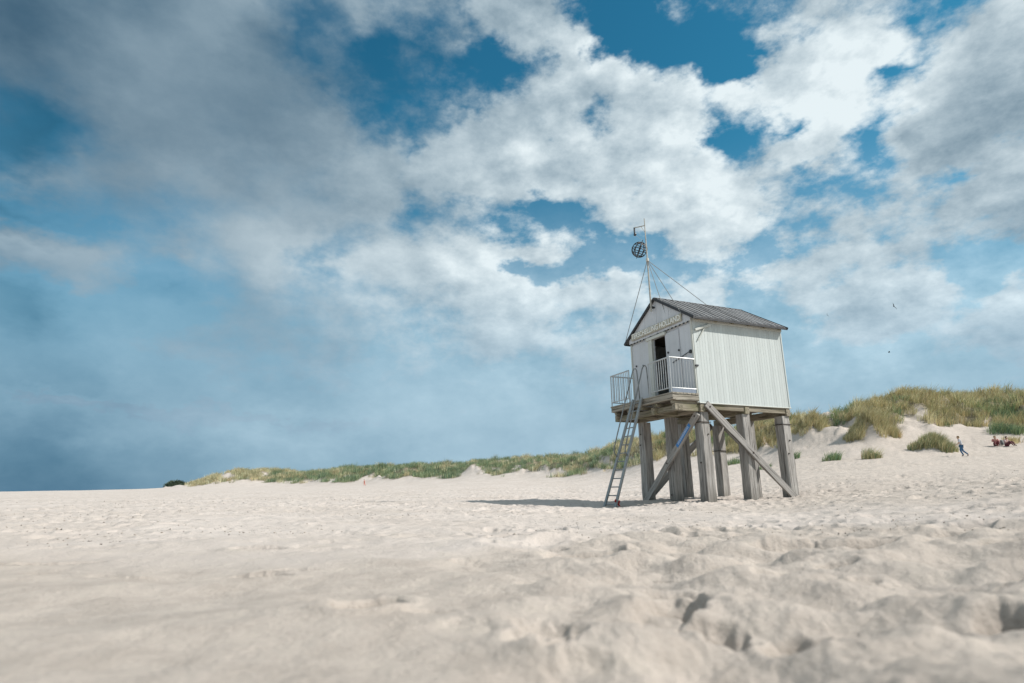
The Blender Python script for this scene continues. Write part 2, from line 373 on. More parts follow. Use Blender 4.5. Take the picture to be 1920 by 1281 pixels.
def height(a, d, x, y, fine=True):
    z = macro(a, d)
    t, b, r = dune_t(a, d)
    # dune hummocks
    inside = sst(-0.05, 0.35, t)*(1-0.6*sst(1.3, 2.5, t))*(1-sst(math.radians(58), math.radians(80), np.abs(wrap(a))))
    size = np.clip((r-b)/16.0, 1, 2.6)
    hum = (fbm(x/7.5, y/7.5, 4, 0.55)*1.5+0.9*(0.3-np.abs(fbm(x/3.6, y/3.6, 2)))*2.0*sst(0.02, 0.25, t))*size*(0.55+0.45*sst(0.1, 0.3, a))
    low = np.interp(np.clip(wrap(a), TAZ[0], TAZ[-1]), [math.radians(-32), math.radians(-29), 1.2], [0, 1, 1])
    z = z+inside*hum*low
    z = z+0.25*sst(30, 60, d)*fbm(x/22+5, y/22, 3)*(1-inside)*(0.4+0.6*sst(-0.45, 0.1, a))
    for (bx_, by_, br2, bh_) in BUMPS:
        z = z+bh_*np.exp(-(((x-bx_)**2+(y-by_)**2)/(br2*0.52)**2))
    if not fine: return z
    m1 = sst(0.3, 1.0, d)
    az_ = np.degrees(wrap(a))
    right = sst(-12, 14, az_)
    near = 1-sst(5.0, 9.0, d)
    z = z+m1*near*(((0.026+0.125*right)*fbm(x/0.58+3, y/0.5, 2, 0.42)+0.05*(1-right)*fbm(x/1.1, y/0.9+30, 2, 0.45)*sst(1.2, 2.2, d))+0.010*fbm(x/0.2, y/0.2+9, 2)*(0.25+right))
    f1, bx, by, rr = cells(x/0.42+9, y/0.42, 77)
    holes = (rr > 0.52)*(0.2+0.8*right)*near*m1*sst(-0.1, 0.25, fbm(x/1.1, y/1.1+20, 2))
    z = z-holes*0.075*(1-sst(0.16, 0.34, f1+0.10*perlin(x/0.06, y/0.06)))
    z = z+m1*near*(0.003+0.014*right)*np.abs(fbm(x/0.20, y/0.16+4, 3, 0.6))
    z = z+m1*(0.0015+0.0035*right)*near*fbm(x/0.05, y/0.05, 2, 0.6)
    # foreground swell that ends about five metres out
    z = z+0.035*np.exp(-((d-5.6-0.5*np.sin(az_/7))/1.1)**2)*(1-0.3*right)
    mid = sst(4.6, 7.5, d)*(1-sst(70, 150, d))
    z = z+mid*0.040*fbm(x/1.3, y/1.3+8, 5, 0.6)
    z = z+sst(7, 12, d)*right*0.10*fbm(x/3.1, y/3.1+2, 4, 0.5)*(1-sst(60, 90, d))
    # footprints: trampled sand
    for sc, sd, amp_, thr in ((0.62, 3, 0.085, 0.25), (0.36, 40, 0.052, 0.35)):
        f1, bx, by, rr = cells(x/sc, y/sc, sd)
        an = rr*20.0
        ca, sa = np.cos(an), np.sin(an)
        e1 = (bx*ca+by*sa)/0.36; e2 = (-bx*sa+by*ca)/0.20
        q = np.sqrt(e1*e1+e2*e2)
        on = (rr > thr)
        pit = -(1-sst(0.55, 1.05, q))+0.45*np.exp(-((q-1.35)/0.25)**2)
        trod = 0.35+0.65*sst(-0.15, 0.25, fbm(x/6+sd, y/6, 2))
        z = z+on*amp_*pit*mid*(0.5+rr*0.6)*trod*(0.65+0.35*sst(9, 20, d))
    jx = 0.022*fbm(x/0.09, y/0.09, 2); jy = 0.022*fbm(x/0.09+30, y/0.09, 2)
    for (cx, cy, l, wd_, an, dp) in PITW:
        ex, ey = x+jx-cx, y+jy-cy
        ca, sa = math.cos(an), math.sin(an)
        q = np.sqrt(((ex*ca+ey*sa)/l)**2+((-ex*sa+ey*ca)/wd_)**2)
        z = z-dp*(1-sst(0.68, 1.08, q))+0.14*dp*np.exp(-((q-1.3)/0.28)**2)
    # sand gathered at the foot of the stilts
    z = z+0.05*np.exp(-((x-HUT_POS[0])**2+(y-HUT_POS[1])**2)/7.0)
    return z


BUMPS = []


def hz_at(x, y, fine=False):
    x = np.atleast_1d(np.asarray(x, float)); y = np.atleast_1d(np.asarray(y, float))
    return height(np.arctan2(x, y), np.hypot(x, y), x, y, fine)


def raw_mesh(name, verts, faces_flat, loop_tot, mat, smooth=True):
    me = bpy.data.meshes.new(name)
    nl = len(faces_flat); nf = len(loop_tot)
    me.vertices.add(len(verts)); me.vertices.foreach_set('co', np.asarray(verts, np.float32).ravel())
    me.loops.add(nl); me.loops.foreach_set('vertex_index', np.asarray(faces_flat, np.int32))
    me.polygons.add(nf)
    ls = np.concatenate([[0], np.cumsum(loop_tot)[:-1]]).astype(np.int32)
    me.polygons.foreach_set('loop_start', ls)
    try: me.polygons.foreach_set('loop_total', np.asarray(loop_tot, np.int32))
    except Exception: pass
    me.polygons.foreach_set('use_smooth', np.full(nf, smooth))
    me.update(calc_edges=True); me.validate()
    if mat: me.materials.append(mat)
    return me


# ------------------------------------------------------------------ materials
def material(name):
    m = bpy.data.materials.new(name); m.use_nodes = True
    nt = NT(m.node_tree); b = m.node_tree.nodes['Principled BSDF']
    return m, nt, b


def bump(nt, b, h, dist, strength=1.0):
    x = nt.n('ShaderNodeBump'); x.inputs['Strength'].default_value = strength; x.inputs['Distance'].default_value = dist
    nt.put(x.inputs['Height'], h); nt.put(b.inputs['Normal'], x.outputs[0])


def plain(name, col, rough=0.6, metal=0.0, var=0.12, scale=8, bmp=0.0):
    m, nt, b = material(name)
    tc = nt.n('ShaderNodeTexCoord').outputs['Object']
    n = nt.noise(tc, scale, 5, 0.6)
    rnd = nt.n('ShaderNodeObjectInfo').outputs['Random']
    f = nt.math('ADD', nt.mr(n, 0.25, 0.75, 1-var, 1+var, smooth=False), nt.math('MULTIPLY', nt.math('SUBTRACT', rnd, 0.5), var))
    c = nt.vm('SCALE', col[:3], scale=f)
    nt.put(b.inputs['Base Color'], c); b.inputs['Roughness'].default_value = rough; b.inputs['Metallic'].default_value = metal
    if bmp: bump(nt, b, n, bmp)
    return m


def wood(name, dark, mid, light, gscale=1.0, rough=0.85, green=0.0, damp_dim=False):
    """grain runs along the object's local Z"""
    m, nt, b = material(name)
    tc = nt.n('ShaderNodeTexCoord').outputs['Object']
    oi = nt.n('ShaderNodeObjectInfo').outputs['Random']
    off = nt.n('ShaderNodeCombineXYZ'); nt.put(off.inputs[0], nt.math('MULTIPLY', oi, 31.0)); nt.put(off.inputs[2], nt.math('MULTIPLY', oi, 17.0))
    v = nt.vm('ADD', tc, off.outputs[0])
    g1 = nt.noise(nt.map(v, sc=(22*gscale, 22*gscale, 1.1)), 1.0, 7, 0.62, dist=0.4)
    g2 = nt.noise(nt.map(v, sc=(3, 3, 1.2)), 1.0, 4, 0.6)
    crack = nt.noise(nt.map(v, sc=(34*gscale, 34*gscale, 0.7)), 1.0, 3, 0.5)
    c = nt.ramp(g1, [(0.28, (*dark, 1)), (0.5, (*mid, 1)), (0.72, (*light, 1))])
    c = nt.mix(nt.mr(g2, 0.35, 0.7, 0.0, 0.55), c, (*[0.55*a+0.45*b_ for a, b_ in zip(light, mid)], 1))
    c = nt.mix(nt.mr(crack, 0.33, 0.40, 0.75, 0.0), c, (*[0.35*a for a in dark], 1))
    if green:
        g3 = nt.noise(nt.map(v, sc=(2, 2, 1.0), loc=(4, 4, 4)), 1.0, 4, 0.65)
        c = nt.mix(nt.mr(g3, 0.45, 0.68, 0, green), c, (0.13, 0.135, 0.055, 1))
    if damp_dim:      # wet, algae-stained foot of the stilts
        sz = nt.n('ShaderNodeSeparateXYZ'); nt.put(sz.inputs[0], tc)
        hgt_ = nt.math('ADD', sz.outputs[2], nt.math('MULTIPLY', g2, -0.9))
        c = nt.mix(nt.mr(hgt_, 0.15, 0.75, 0.62, 0.0), c, (0.10, 0.092, 0.075, 1))
    f = nt.mr(oi, 0, 1, 0.82, 1.15, smooth=False)
    c = nt.vm('SCALE', c, scale=f)
    nt.put(b.inputs['Base Color'], c); b.inputs['Roughness'].default_value = rough
    b.inputs['Specular IOR Level'].default_value = 0.25
    bump(nt, b, nt.math('ADD', g1, nt.mr(crack, 0.33, 0.42, -1.0, 0.0)), 0.012)
    return m


M_WOOD = wood('weathered_oak', (0.125, 0.116, 0.107), (0.295, 0.277, 0.257), (0.46, 0.44, 0.41))
M_STILT = wood('weathered_stilt_oak', (0.11, 0.10, 0.092), (0.285, 0.266, 0.245), (0.47, 0.45, 0.42), damp_dim=True)
M_BEAM = wood('mossy_deck_timber', (0.09, 0.075, 0.052), (0.235, 0.205, 0.155), (0.37, 0.33, 0.26), green=0.55)
M_DECK = wood('deck_plank', (0.15, 0.13, 0.105), (0.32, 0.29, 0.24), (0.48, 0.45, 0.39), green=0.2)
M_ROOF = wood('tarred_roof_board', (0.055, 0.056, 0.060), (0.12, 0.121, 0.126), (0.22, 0.22, 0.222))
M_RIB = wood('roof_batten_wood', (0.18, 0.18, 0.182), (0.30, 0.298, 0.30), (0.42, 0.415, 0.41))


def paint(name, base, dirt, streak=0.35, sc=(16, 16, 0.7)):
    m, nt, b = material(name)
    tc = nt.n('ShaderNodeTexCoord').outputs['Object']
    oi = nt.n('ShaderNodeObjectInfo').outputs['Random']
    off = nt.n('ShaderNodeCombineXYZ'); nt.put(off.inputs[0], nt.math('MULTIPLY', oi, 23.0)); nt.put(off.inputs[1], nt.math('MULTIPLY', oi, 11.0))
    v = nt.vm('ADD', tc, off.outputs[0])
    g = nt.noise(nt.map(v, sc=sc), 1.0, 6, 0.65)
    g2 = nt.noise(v, 1.4, 4, 0.6)
    g3 = nt.noise(v, 26.0, 3, 0.6)
    c = nt.mix(nt.mr(g, 0.42, 0.78, 0, streak), (*base, 1), (*dirt, 1))
    c = nt.mix(nt.mr(g2, 0.45, 0.8, 0, 0.45), c, (*dirt, 1))
    c = nt.mix(nt.mr(g3, 0.68, 0.75, 0, 0.5), c, (*[0.6*d for d in dirt], 1))
    c = nt.vm('SCALE', c, scale=nt.mr(oi, 0, 1, 0.93, 1.05, smooth=False))
    nt.put(b.inputs['Base Color'], c); b.inputs['Roughness'].default_value = 0.6
    b.inputs['Specular IOR Level'].default_value = 0.3
    bump(nt, b, g, 0.003)
    return m


M_WHITE = paint('faded_white_paint', (0.495, 0.53, 0.515), (0.41, 0.44, 0.42), 0.16)
M_GREY = paint('faded_grey_paint', (0.53, 0.545, 0.57), (0.41, 0.42, 0.42), 0.45)
M_TRIM = paint('trim_paint', (0.52, 0.53, 0.49), (0.33, 0.33, 0.27), 0.6)
M_BOARD = paint('sign_board_wood', (0.40, 0.38, 0.31), (0.27, 0.25, 0.19), 0.6)
M_LETTER = plain('white_letter_paint', (0.72, 0.72, 0.68), 0.5)
M_GALV = plain('galvanised_steel', (0.46, 0.47, 0.47), 0.42, 0.35, 0.15, 12)
M_GALVD = plain('dull_ladder_steel', (0.235, 0.25, 0.25), 0.5, 0.4, 0.3, 9)
M_KICK = plain('blue_grey_kick_plate', (0.20, 0.235, 0.29), 0.5, 0.2)
M_DARK = plain('dark_iron', (0.045, 0.047, 0.05), 0.5, 0.5)
M_BLACKR = plain('black_roof_edge', (0.022, 0.023, 0.026), 0.6)
M_MAST = plain('bleached_mast_pole', (0.40, 0.38, 0.33), 0.6, 0.0, 0.25, 6)
M_STAY = plain('stay_wire', (0.20, 0.20, 0.19), 0.5, 0.2)
M_BLUE = plain('blue_sign_paint', (0.03, 0.19, 0.50), 0.4, 0, 0.1)
M_BLUEW = plain('sign_white_print', (0.6, 0.68, 0.75), 0.4)
M_RED = plain('red_cloth', (0.62, 0.06, 0.04), 0.8)
M_INT = plain('interior_wood', (0.14, 0.11, 0.08), 0.85)
M_BOLT = plain('rusty_bolt', (0.05, 0.038, 0.03), 0.7, 0.3)

# sand
m, nt, b = material('beach_sand'); M_SAND = m
geo = nt.n('ShaderNodeNewGeometry').outputs['Position']
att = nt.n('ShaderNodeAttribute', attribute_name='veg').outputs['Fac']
damp_dim = nt.n('ShaderNodeAttribute', attribute_name='damp_dim').outputs['Fac']
a1 = nt.noise(geo, 0.35, 5, 0.6); a2 = nt.noise(geo, 3.0, 6, 0.65); a3 = nt.noise(geo, 55.0, 5, 0.75); a4 = nt.noise(geo, 300.0, 2, 0.7)
c = nt.mix(nt.mr(a1, 0.35, 0.65), (0.445, 0.392, 0.350, 1), (0.495, 0.442, 0.402, 1))
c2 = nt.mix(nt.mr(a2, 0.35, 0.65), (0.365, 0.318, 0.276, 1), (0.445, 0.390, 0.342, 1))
c = nt.mix(damp_dim, c, c2)  # dim zones painted with the darker sand colour
c = nt.mix(nt.mr(a2, 0.5, 0.8, 0, 0.18), c, (0.42, 0.37, 0.28, 1))
grain = nt.math('ADD', nt.math('MULTIPLY', nt.math('SUBTRACT', a3, 0.5), 0.50), nt.math('MULTIPLY', nt.math('SUBTRACT', a4, 0.5), 0.40))
c = nt.vm('SCALE', c, scale=nt.math('ADD', 1.0, grain))
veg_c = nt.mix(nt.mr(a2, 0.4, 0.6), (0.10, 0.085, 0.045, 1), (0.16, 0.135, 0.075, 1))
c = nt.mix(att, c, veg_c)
nt.put(b.inputs['Base Color'], c); b.inputs['Roughness'].default_value = 0.95; b.inputs['Specular IOR Level'].default_value = 0.1
bh = nt.math('ADD', nt.math('MULTIPLY', nt.noise(geo, 9.0, 4, 0.6), 0.9), nt.math('ADD', nt.math('MULTIPLY', a3, 0.35), nt.math('MULTIPLY', a4, 0.08)))
bump(nt, b, bh, 0.026, 1.0)

# grass (colour carried per blade)
m, nt, b = material('marram_grass_blade'); M_GRASS = m
ca = nt.n('ShaderNodeAttribute', attribute_name='blade_colour').outputs['Color']
nt.put(b.inputs['Base Color'], ca); b.inputs['Roughness'].default_value = 0.65; b.inputs['Specular IOR Level'].default_value = 0.2
tr = nt.n('ShaderNodeBsdfTranslucent'); nt.put(tr.inputs[0], ca)
mx = nt.n('ShaderNodeMixShader'); mx.inputs[0].default_value = 0.3
nt.put(mx.inputs[1], b.outputs[0]); nt.put(mx.inputs[2], tr.outputs[0])
nt.put(m.node_tree.nodes['Material Output'].inputs[0], mx.outputs[0])

m, nt, b = material('dark_flake'); M_FLAKE = m
nt.put(b.inputs['Base Color'], nt.n('ShaderNodeAttribute', attribute_name='blade_colour').outputs['Color']); b.inputs['Roughness'].default_value = 0.8

# ------------------------------------------------------------------ which ground carries marram grass
BARE = [(1545, 778, 20, 9), (1500, 806, 14, 9), (1603, 800, 12, 18), (1728, 772, 16, 9), (1748, 803, 12, 14), (1185, 862, 11, 5), (1470, 800, 8, 9), (1850, 790, 12, 5), (1395, 838, 10, 7), (930, 880, 9, 3), (650, 893, 8, 3), (1572, 818, 44, 26), (1712, 805, 40, 27), (1690, 830, 60, 12), (1115, 884, 24, 8), (425, 893, 20, 6), (497, 889, 12, 5), (460, 903, 34, 3.5), (585, 904, 24, 3), (620, 900, 16, 2.5),
        (975, 876, 9, 4), (1000, 887, 26, 3.5), (1052, 890, 10, 3), (1135, 868, 10, 6), (1545, 802, 16, 7), (1437, 842, 14, 8), (1260, 846, 14, 6), (1340, 846, 12, 6), (1515, 822, 24, 6), (555, 888, 6, 2), (700, 899, 12, 2.2), (780, 897, 12, 2), (870, 893, 9, 2),
        (1600, 838, 60, 9), (1860, 822, 34, 7), (690, 904, 30, 2.5)]


def project(x, y, z):
    q = np.stack([x, y, z-HC], -1); f = np.maximum(q@fwd, 1e-3)
    return 960+FPX*(q@CR)/f, 640.5-FPX*(q@CU)/f


def veg_mask(a, d, x, y, z):
    t, b_, r = dune_t(a, d)
    far = np.clip((r-b_)/16, 1, 3)
    n = fbm(x/4.5/far, y/4.5/far+3, 4, 0.6)
    thr = 0.06-0.50*sst(0.0, 0.35, t)-0.10*sst(0.35, 0.6, a)*sst(0.1, 0.5, t)
    v = sst(thr-0.04, thr+0.10, n)*sst(-0.10, 0.02, t)*(1-sst(2.6, 3.4, t))
    px, py = project(x, y, z)
    wob = 0.45*fbm(x/1.8, y/1.8, 3)
    for cx, cy, rx, ry in BARE:
        q = np.sqrt(((px-cx)/rx)**2+((py-cy)/ry)**2)+wob
        v = v*sst(0.75, 1.05, q)
    aw = wrap(a)
    v = v*(1-sst(math.radians(70), math.radians(90), np.abs(aw)))*sst(math.radians(-29.2), math.radians(-28.3), aw)
    return v


def on_ground(px, py):
    r = pix_ray(px, py); h = math.hypot(r[0], r[1])
    ds = np.geomspace(8, 400, 1500)
    g = hz_at(r[0]/h*ds, r[1]/h*ds)
    hit = np.nonzero(HC+ds*r[2]/h <= g)[0]
    d = ds[hit[0]] if len(hit) else 70.0
    x, y = r[0]/h*d, r[1]/h*d
    return x, y, float(hz_at(x, y)[0]), d


TUFTS = [
    (1491, 862, 26, 20, 'small bright green tuft beside the rearmost right stilt of the hut', 'G', 260),
    (1563, 865, 36, 20, 'low dark green tuft on open sand, second tuft right of the hut', 'G', 340),
    (1642, 860, 34, 22, 'half green half straw tuft alone on the sand before the high dune', 'M', 340),
    (1765, 850, 92, 46, 'large green and straw clump left of the walking person', 'M', 5200),
    (1648, 826, 96, 64, 'broad rounded straw clump on the dune face between two bare sand slopes', 'S', 6500, 'big grass clumps on the dune face', 'grass_clump'),
    (1528, 812, 74, 34, 'brownish straw clump on the left shoulder of the high dune', 'S', 3200, 'big grass clumps on the dune face', 'grass_clump'),
    (1434, 842, 30, 48, 'tall brown shrubby clump seen between the two rightmost stilts', 'S', 1200, 'big grass clumps on the dune face', 'grass_clump'),
    (1373, 872, 56, 14, 'flat green tuft seen between the middle stilts', 'G', 420),
    (1438, 880, 22, 12, 'small pale green tuft on the sand seen between the two rightmost stilts', 'G', 160),
    (1903, 816, 66, 26, 'vivid green marram clump above the seated people', 'G', 1200),
    (1905, 832, 40, 14, 'rust brown tuft at the photo edge beside the seated people', 'R', 300)
]
TPOS = []
for T_ in TUFTS:
    px, py, wpx, hpx = T_[:4]
    x, y, z, d = on_ground(px, py)
    s_ = float(np.dot(np.array([x, y, z-HC]), fwd))/FPX; R0 = wpx*s_/2; H0 = hpx*s_
    TPOS.append((x, y+R0*0.5, R0, H0))
BUMPS = [(x, y, R0, max(0, (H0-1.0)*0.8)) for x, y, R0, H0 in TPOS if H0 > 1.1]

# ------------------------------------------------------------------ build the sand sheet
AA, DD = np.meshgrid(AZG, DG, indexing='ij')
XX = np.sin(AA)*DD; YY = np.cos(AA)*DD
ZZ = height(AA, DD, XX, YY)
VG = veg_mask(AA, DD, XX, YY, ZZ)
na, nd = AA.shape
idx = np.arange(na*nd).reshape(na, nd)
nxt = np.roll(idx, -1, axis=0)
q = np.stack([idx[:, :-1], idx[:, 1:], nxt[:, 1:], nxt[:, :-1]], -1).reshape(-1, 4)
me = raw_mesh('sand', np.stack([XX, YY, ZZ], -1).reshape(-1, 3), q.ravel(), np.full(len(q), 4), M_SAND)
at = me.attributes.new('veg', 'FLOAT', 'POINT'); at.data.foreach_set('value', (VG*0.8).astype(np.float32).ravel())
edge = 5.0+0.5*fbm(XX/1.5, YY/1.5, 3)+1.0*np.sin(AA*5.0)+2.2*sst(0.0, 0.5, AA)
dim_amt = (1-sst(edge-0.35, edge+0.35, DD))*0.85+0.75*sst(0.2, 0.5, wrap(AA))*sst(edge, edge+6, DD)  # dimmer light close by and on the right, put into the sand colour
at = me.attributes.new('damp_dim', 'FLOAT', 'POINT'); at.data.foreach_set('value', np.clip(dim_amt, 0, 1).astype(np.float32).ravel())
sand = bpy.data.objects.new('sand', me); COL.objects.link(sand); sand['kind'] = 'structure'

# ------------------------------------------------------------------ grass
STRAW = np.array([(0.52, 0.46, 0.26), (0.44, 0.41, 0.22), (0.60, 0.53, 0.33), (0.37, 0.36, 0.19), (0.50, 0.40, 0.22)])
GREEN = np.array([(0.22, 0.29, 0.14), (0.17, 0.25, 0.14), (0.29, 0.34, 0.17), (0.14, 0.225, 0.135)])


def blades_mesh(name, P0, H, Wd, LX, LY, C, mat=M_GRASS):
    """P0 roots (n,3); H heights; Wd widths; LX, LY lean of the tip; C colours (n,3)"""
    n = len(P0)
    th = rng.random(n)*PI
    wx, wy = np.cos(th)*Wd/2, np.sin(th)*Wd/2
    V = np.zeros((n, 5, 3))
    V[:, 0] = P0-np.stack([wx, wy, 0*wx], -1); V[:, 1] = P0+np.stack([wx, wy, 0*wx], -1)
    mid = P0+np.stack([LX*0.28, LY*0.28, H*0.58], -1)
    V[:, 2] = mid-np.stack([wx, wy, 0*wx], -1)*0.75; V[:, 3] = mid+np.stack([wx, wy, 0*wx], -1)*0.75
    V[:, 4] = P0+np.stack([LX, LY, H], -1)
    base = np.arange(n)[:, None]*5
    F = np.concatenate([base+np.array([[0, 1, 3, 2]]), base+np.array([[2, 3, 4]])], 1)
    me = raw_mesh(name, V.reshape(-1, 3), F.ravel(), np.tile([4, 3], n), mat, smooth=False)
    ct = me.color_attributes.new('blade_colour', 'FLOAT_COLOR', 'POINT')
    cc_ = np.ones((n, 5, 4)); cc_[:, :, :3] = C[:, None, :]
    ct.data.foreach_set('color', cc_.astype(np.float32).ravel())
    return me


def tagp(o, label=None, cat=None, group=None, kind=None):
    if label: o['label'] = label
    if cat: o['category'] = cat
    if group: o['group'] = group
    if kind: o['kind'] = kind
    return o


# clumps scattered over the dunes
def scatter(n, a0, a1, t0, t1):
    a = np.radians(a0+(a1-a0)*rng.random(n)); 
    b_ = np.interp(a, s_az, SB); r = np.interp(a, s_az, SR)
    t = t0+(t1-t0)*rng.random(n)**0.85
    d = b_+t*(r-b_)
    x, y = np.sin(a)*d, np.cos(a)*d
    z = hz_at(x, y)
    v = veg_mask(a, d, x, y, z)
    k = rng.random(n) < v*1.05
    return a[k], d[k], x[k], y[k], z[k], t[k]


def grass_field(name, n, a0, a1, t0, t1, per, hgt, wid, spread):
    a, d, x, y, z, t = scatter(n, a0, a1, t0, t1)
    m_ = len(a)
    i = np.repeat(np.arange(m_), per)
    ang = rng.random(len(i))*2*PI; rad = spread*np.sqrt(rng.random(len(i)))
    X = x[i]+np.cos(ang)*rad; Y = y[i]+np.sin(ang)*rad; Z = z[i]-0.08
    patch = fbm(x/7, y/7+40, 3)+0.25*(rng.random(m_)-0.5)
    azd = np.degrees(a)
    greenish = np.interp(azd, [-28, -24, -18, -5, 3, 10, 20, 41], [-0.6, -0.25, 0.22, 0.28, 0.10, -0.10, -0.18, -0.2])
    low_green = np.where(t < 0.35, 0.10, 0.0)
    g = (patch+greenish+low_green) > 0.05
    tall = 0.65+0.7*rng.random(m_)+0.9*np.clip(fbm(x/3.0, y/3.0, 2), -0.5, 0.7)
    H = hgt*tall[i]*(0.6+0.6*rng.random(len(i)))
    ci = rng.integers(0, 5, m_); gi = rng.integers(0, 4, m_)
    C = np.where(g[:, None], GREEN[gi], STRAW[ci])[i]
    mixs = rng.random(len(i))[:, None]
    C = C*(0.62+0.62*rng.random(m_))[i][:, None]*(0.75+0.5*mixs)+np.array([0.03, 0.02, 0.0])*rng.random((len(i), 1))
    lx = H*(0.22+0.38*np.cos(ang)+0.25*(rng.random(len(i))-0.5)); ly = H*(0.38*np.sin(ang)-0.08)
    return blades_mesh(name, np.stack([X, Y, Z], -1), H, wid*(0.7+0.6*rng.random(len(i))), lx, ly, np.clip((C*0.8+C.mean(1, keepdims=True)*0.2)*1.22 if a0 < 0 else C, 0, 0.8))


def add_grass(meshname, label, *a):
    me = grass_field(meshname, *a)
    o = bpy.data.objects.new(meshname, me); COL.objects.link(o)
    return tagp(o, label, 'grass', kind='stuff')


add_grass('marram_grass', 'straw and olive marram grass covering the high dune right of the hut', 14500, 12.5, 49, -0.08, 1.7, 12, 1.0, 0.048, 0.36)
add_grass('marram_grass', 'mixed green and straw marram grass on the low dune behind the ladder', 9000, -6, 12.5, -0.08, 1.5, 12, 0.95, 0.055, 0.55)
add_grass('marram_grass', 'green marram grass on the long low dunes at the far left', 10500, -29.2, -6, -0.08, 1.5, 11, 1.25, 0.11, 1.1)


# dark flakes strewn over the beach to paint specks of footprint shade
def flakes(n):
    a = np.radians(-46+92*rng.random(n)); d = 6.0+24*rng.random(n)**1.3
    x, y = np.sin(a)*d, np.cos(a)*d
    keep = fbm(x/2.5, y/2.5+70, 3) > -0.05
    a, d, x, y = a[keep], d[keep], x[keep], y[keep]; n = len(x)
    z = height(a, d, x, y, True)
    L_ = 0.004+0.010*rng.random(n)**2+0.0005*d; th = rng.random(n)*2*PI
    cx, cy = np.cos(th), np.sin(th); asp = 0.25+0.6*rng.random(n)
    V = np.zeros((n, 6, 3))
    for q_, (ux, uy, uz) in enumerate(((1, 0, .15), (.2, 1, .2), (-1, .2, .1), (-.3, -1, .15), (0, 0, .75), (0, 0, -.4))):
        V[:, q_, 0] = x+(ux*cx-uy*cy*asp)*L_; V[:, q_, 1] = y+(ux*cy+uy*cx*asp)*L_; V[:, q_, 2] = z+uz*L_*0.8
    T_ = np.array([[0, 1, 4], [1, 2, 4], [2, 3, 4], [3, 0, 4], [1, 0, 5], [2, 1, 5], [3, 2, 5], [0, 3, 5]])
    F = (np.arange(n)[:, None, None]*6+T_[None]).reshape(-1)
    me = raw_mesh('shade_flakes', V.reshape(-1, 3), F, np.full(n*8, 3), M_FLAKE, smooth=False)
    ct = me.color_attributes.new('blade_colour', 'FLOAT_COLOR', 'POINT')
    pal = np.array([(0.10, 0.08, 0.06), (0.19, 0.16, 0.12), (0.30, 0.26, 0.21), (0.22, 0.19, 0.15), (0.07, 0.06, 0.05)])[rng.integers(0, 5, n)]
    c_ = np.ones((n, 6, 4)); c_[:, :, :3] = pal[:, None]; ct.data.foreach_set('color', c_.astype(np.float32).ravel())
    o = bpy.data.objects.new('shade_flakes', me); COL.objects.link(o)
    tagp(o, 'small dark flakes standing in for footprint shade on the sand before the hut', 'beach litter', kind='stuff')


flakes(4200)

# individual tufts one can point to
PAL = {'G': GREEN, 'S': STRAW, 'R': STRAW[[0, 4]], 'M': np.concatenate([STRAW, GREEN[:2]])}


def tuft(px, py, wpx, hpx, label, pal, n, group='single grass tufts at the foot of the dune', name='grass_tuft'):
    pal = PAL[pal]
    x, y, R, Hh = TPOS[[t_[4] for t_ in TUFTS].index(label)]
    z = float(hz_at(x, y)[0]); bl_ = min(Hh, 1.0)
    nc = max(3, int(4.5*R*R+3))
    ca_ = rng.random(nc)*2*PI; cr_ = R*0.85*np.sqrt(rng.random(nc)); ch_ = 0.65+0.5*rng.random(nc)
    k = rng.integers(0, nc, n)
    sp = min(0.55, R*0.4)
    ang = rng.random(n)*2*PI; rad = sp*rng.random(n)**0.7
    X = np.cos(ca_[k])*cr_[k]+np.cos(ang)*rad; Y = np.sin(ca_[k])*cr_[k]*0.8+np.sin(ang)*rad
    Z = hz_at(x+X, y+Y)-z-0.08
    H = bl_*ch_[k]*(0.55+0.6*rng.random(n))
    lx = H*(0.55*np.cos(ang)*rng.random(n)+0.30+0.25*(rng.random(n)-0.5)); ly = H*(0.5*np.sin(ang)*rng.random(n)-0.05)
    tone = 0.8+0.4*rng.random(nc)
    C = pal[rng.integers(0, len(pal), n)]*(0.75+0.5*rng.random((n, 1)))*tone[k][:, None]
    me = blades_mesh(name, np.stack([X, Y, Z], -1), H, 0.028+0.02*rng.random(n), lx, ly, C)
    o = bpy.data.objects.new(name, me); COL.objects.link(o); o.location = (x, y, z)
    return tagp(o, label, 'grass tuft', group)


for T_ in TUFTS: tuft(*T_)


def bush(px, py, wpx, hpx, dist, label):
    r = pix_ray(px, py); h = math.hypot(r[0], r[1]); x, y = r[0]/h*dist, r[1]/h*dist
    z = HC+dist*r[2]/h
    s = dist/FPX*0.9; R = wpx*s/2; H = hpx*s
    root = bpy.data.objects.new('far_bush', None); COL.objects.link(root); root.location = (x, y, z)
    tagp(root, label, 'bush', 'dark far bushes at the end of the dunes')
    n = 1500
    ang = rng.random(n)*2*PI; el_ = np.arcsin(rng.random(n)); rr = 0.55+0.45*rng.random(n)**0.5
    lump = 1+0.35*np.sin(ang*3+px)+0.2*np.sin(ang*7+el_*5)
    P0 = np.stack([np.cos(ang)*np.cos(el_)*R*rr*lump, np.sin(ang)*np.cos(el_)*R*0.7*rr, np.sin(el_)*H*rr*(0.75+0.25*lump)], -1)
    me = blades_mesh('foliage', P0-np.array([0, 0, 0.35]), 0.6+0.5*rng.random(n), 0.45+0.3*rng.random(n), 0.6*np.cos(ang), 0.6*np.sin(ang), np.array([(0.09, 0.12, 0.08)])*(0.7+0.8*rng.random((n, 1))))
    o = bpy.data.objects.new('foliage', me); COL.objects.link(o); o.parent = root
    st = MB()
    for k in range(5):
        a_ = k*1.25; st.rod((0, 0, -1.0), (math.cos(a_)*R*0.4, math.sin(a_)*R*0.3, H*0.6), 0.12, 6)
    st.build('stem', M_BOLT, root)


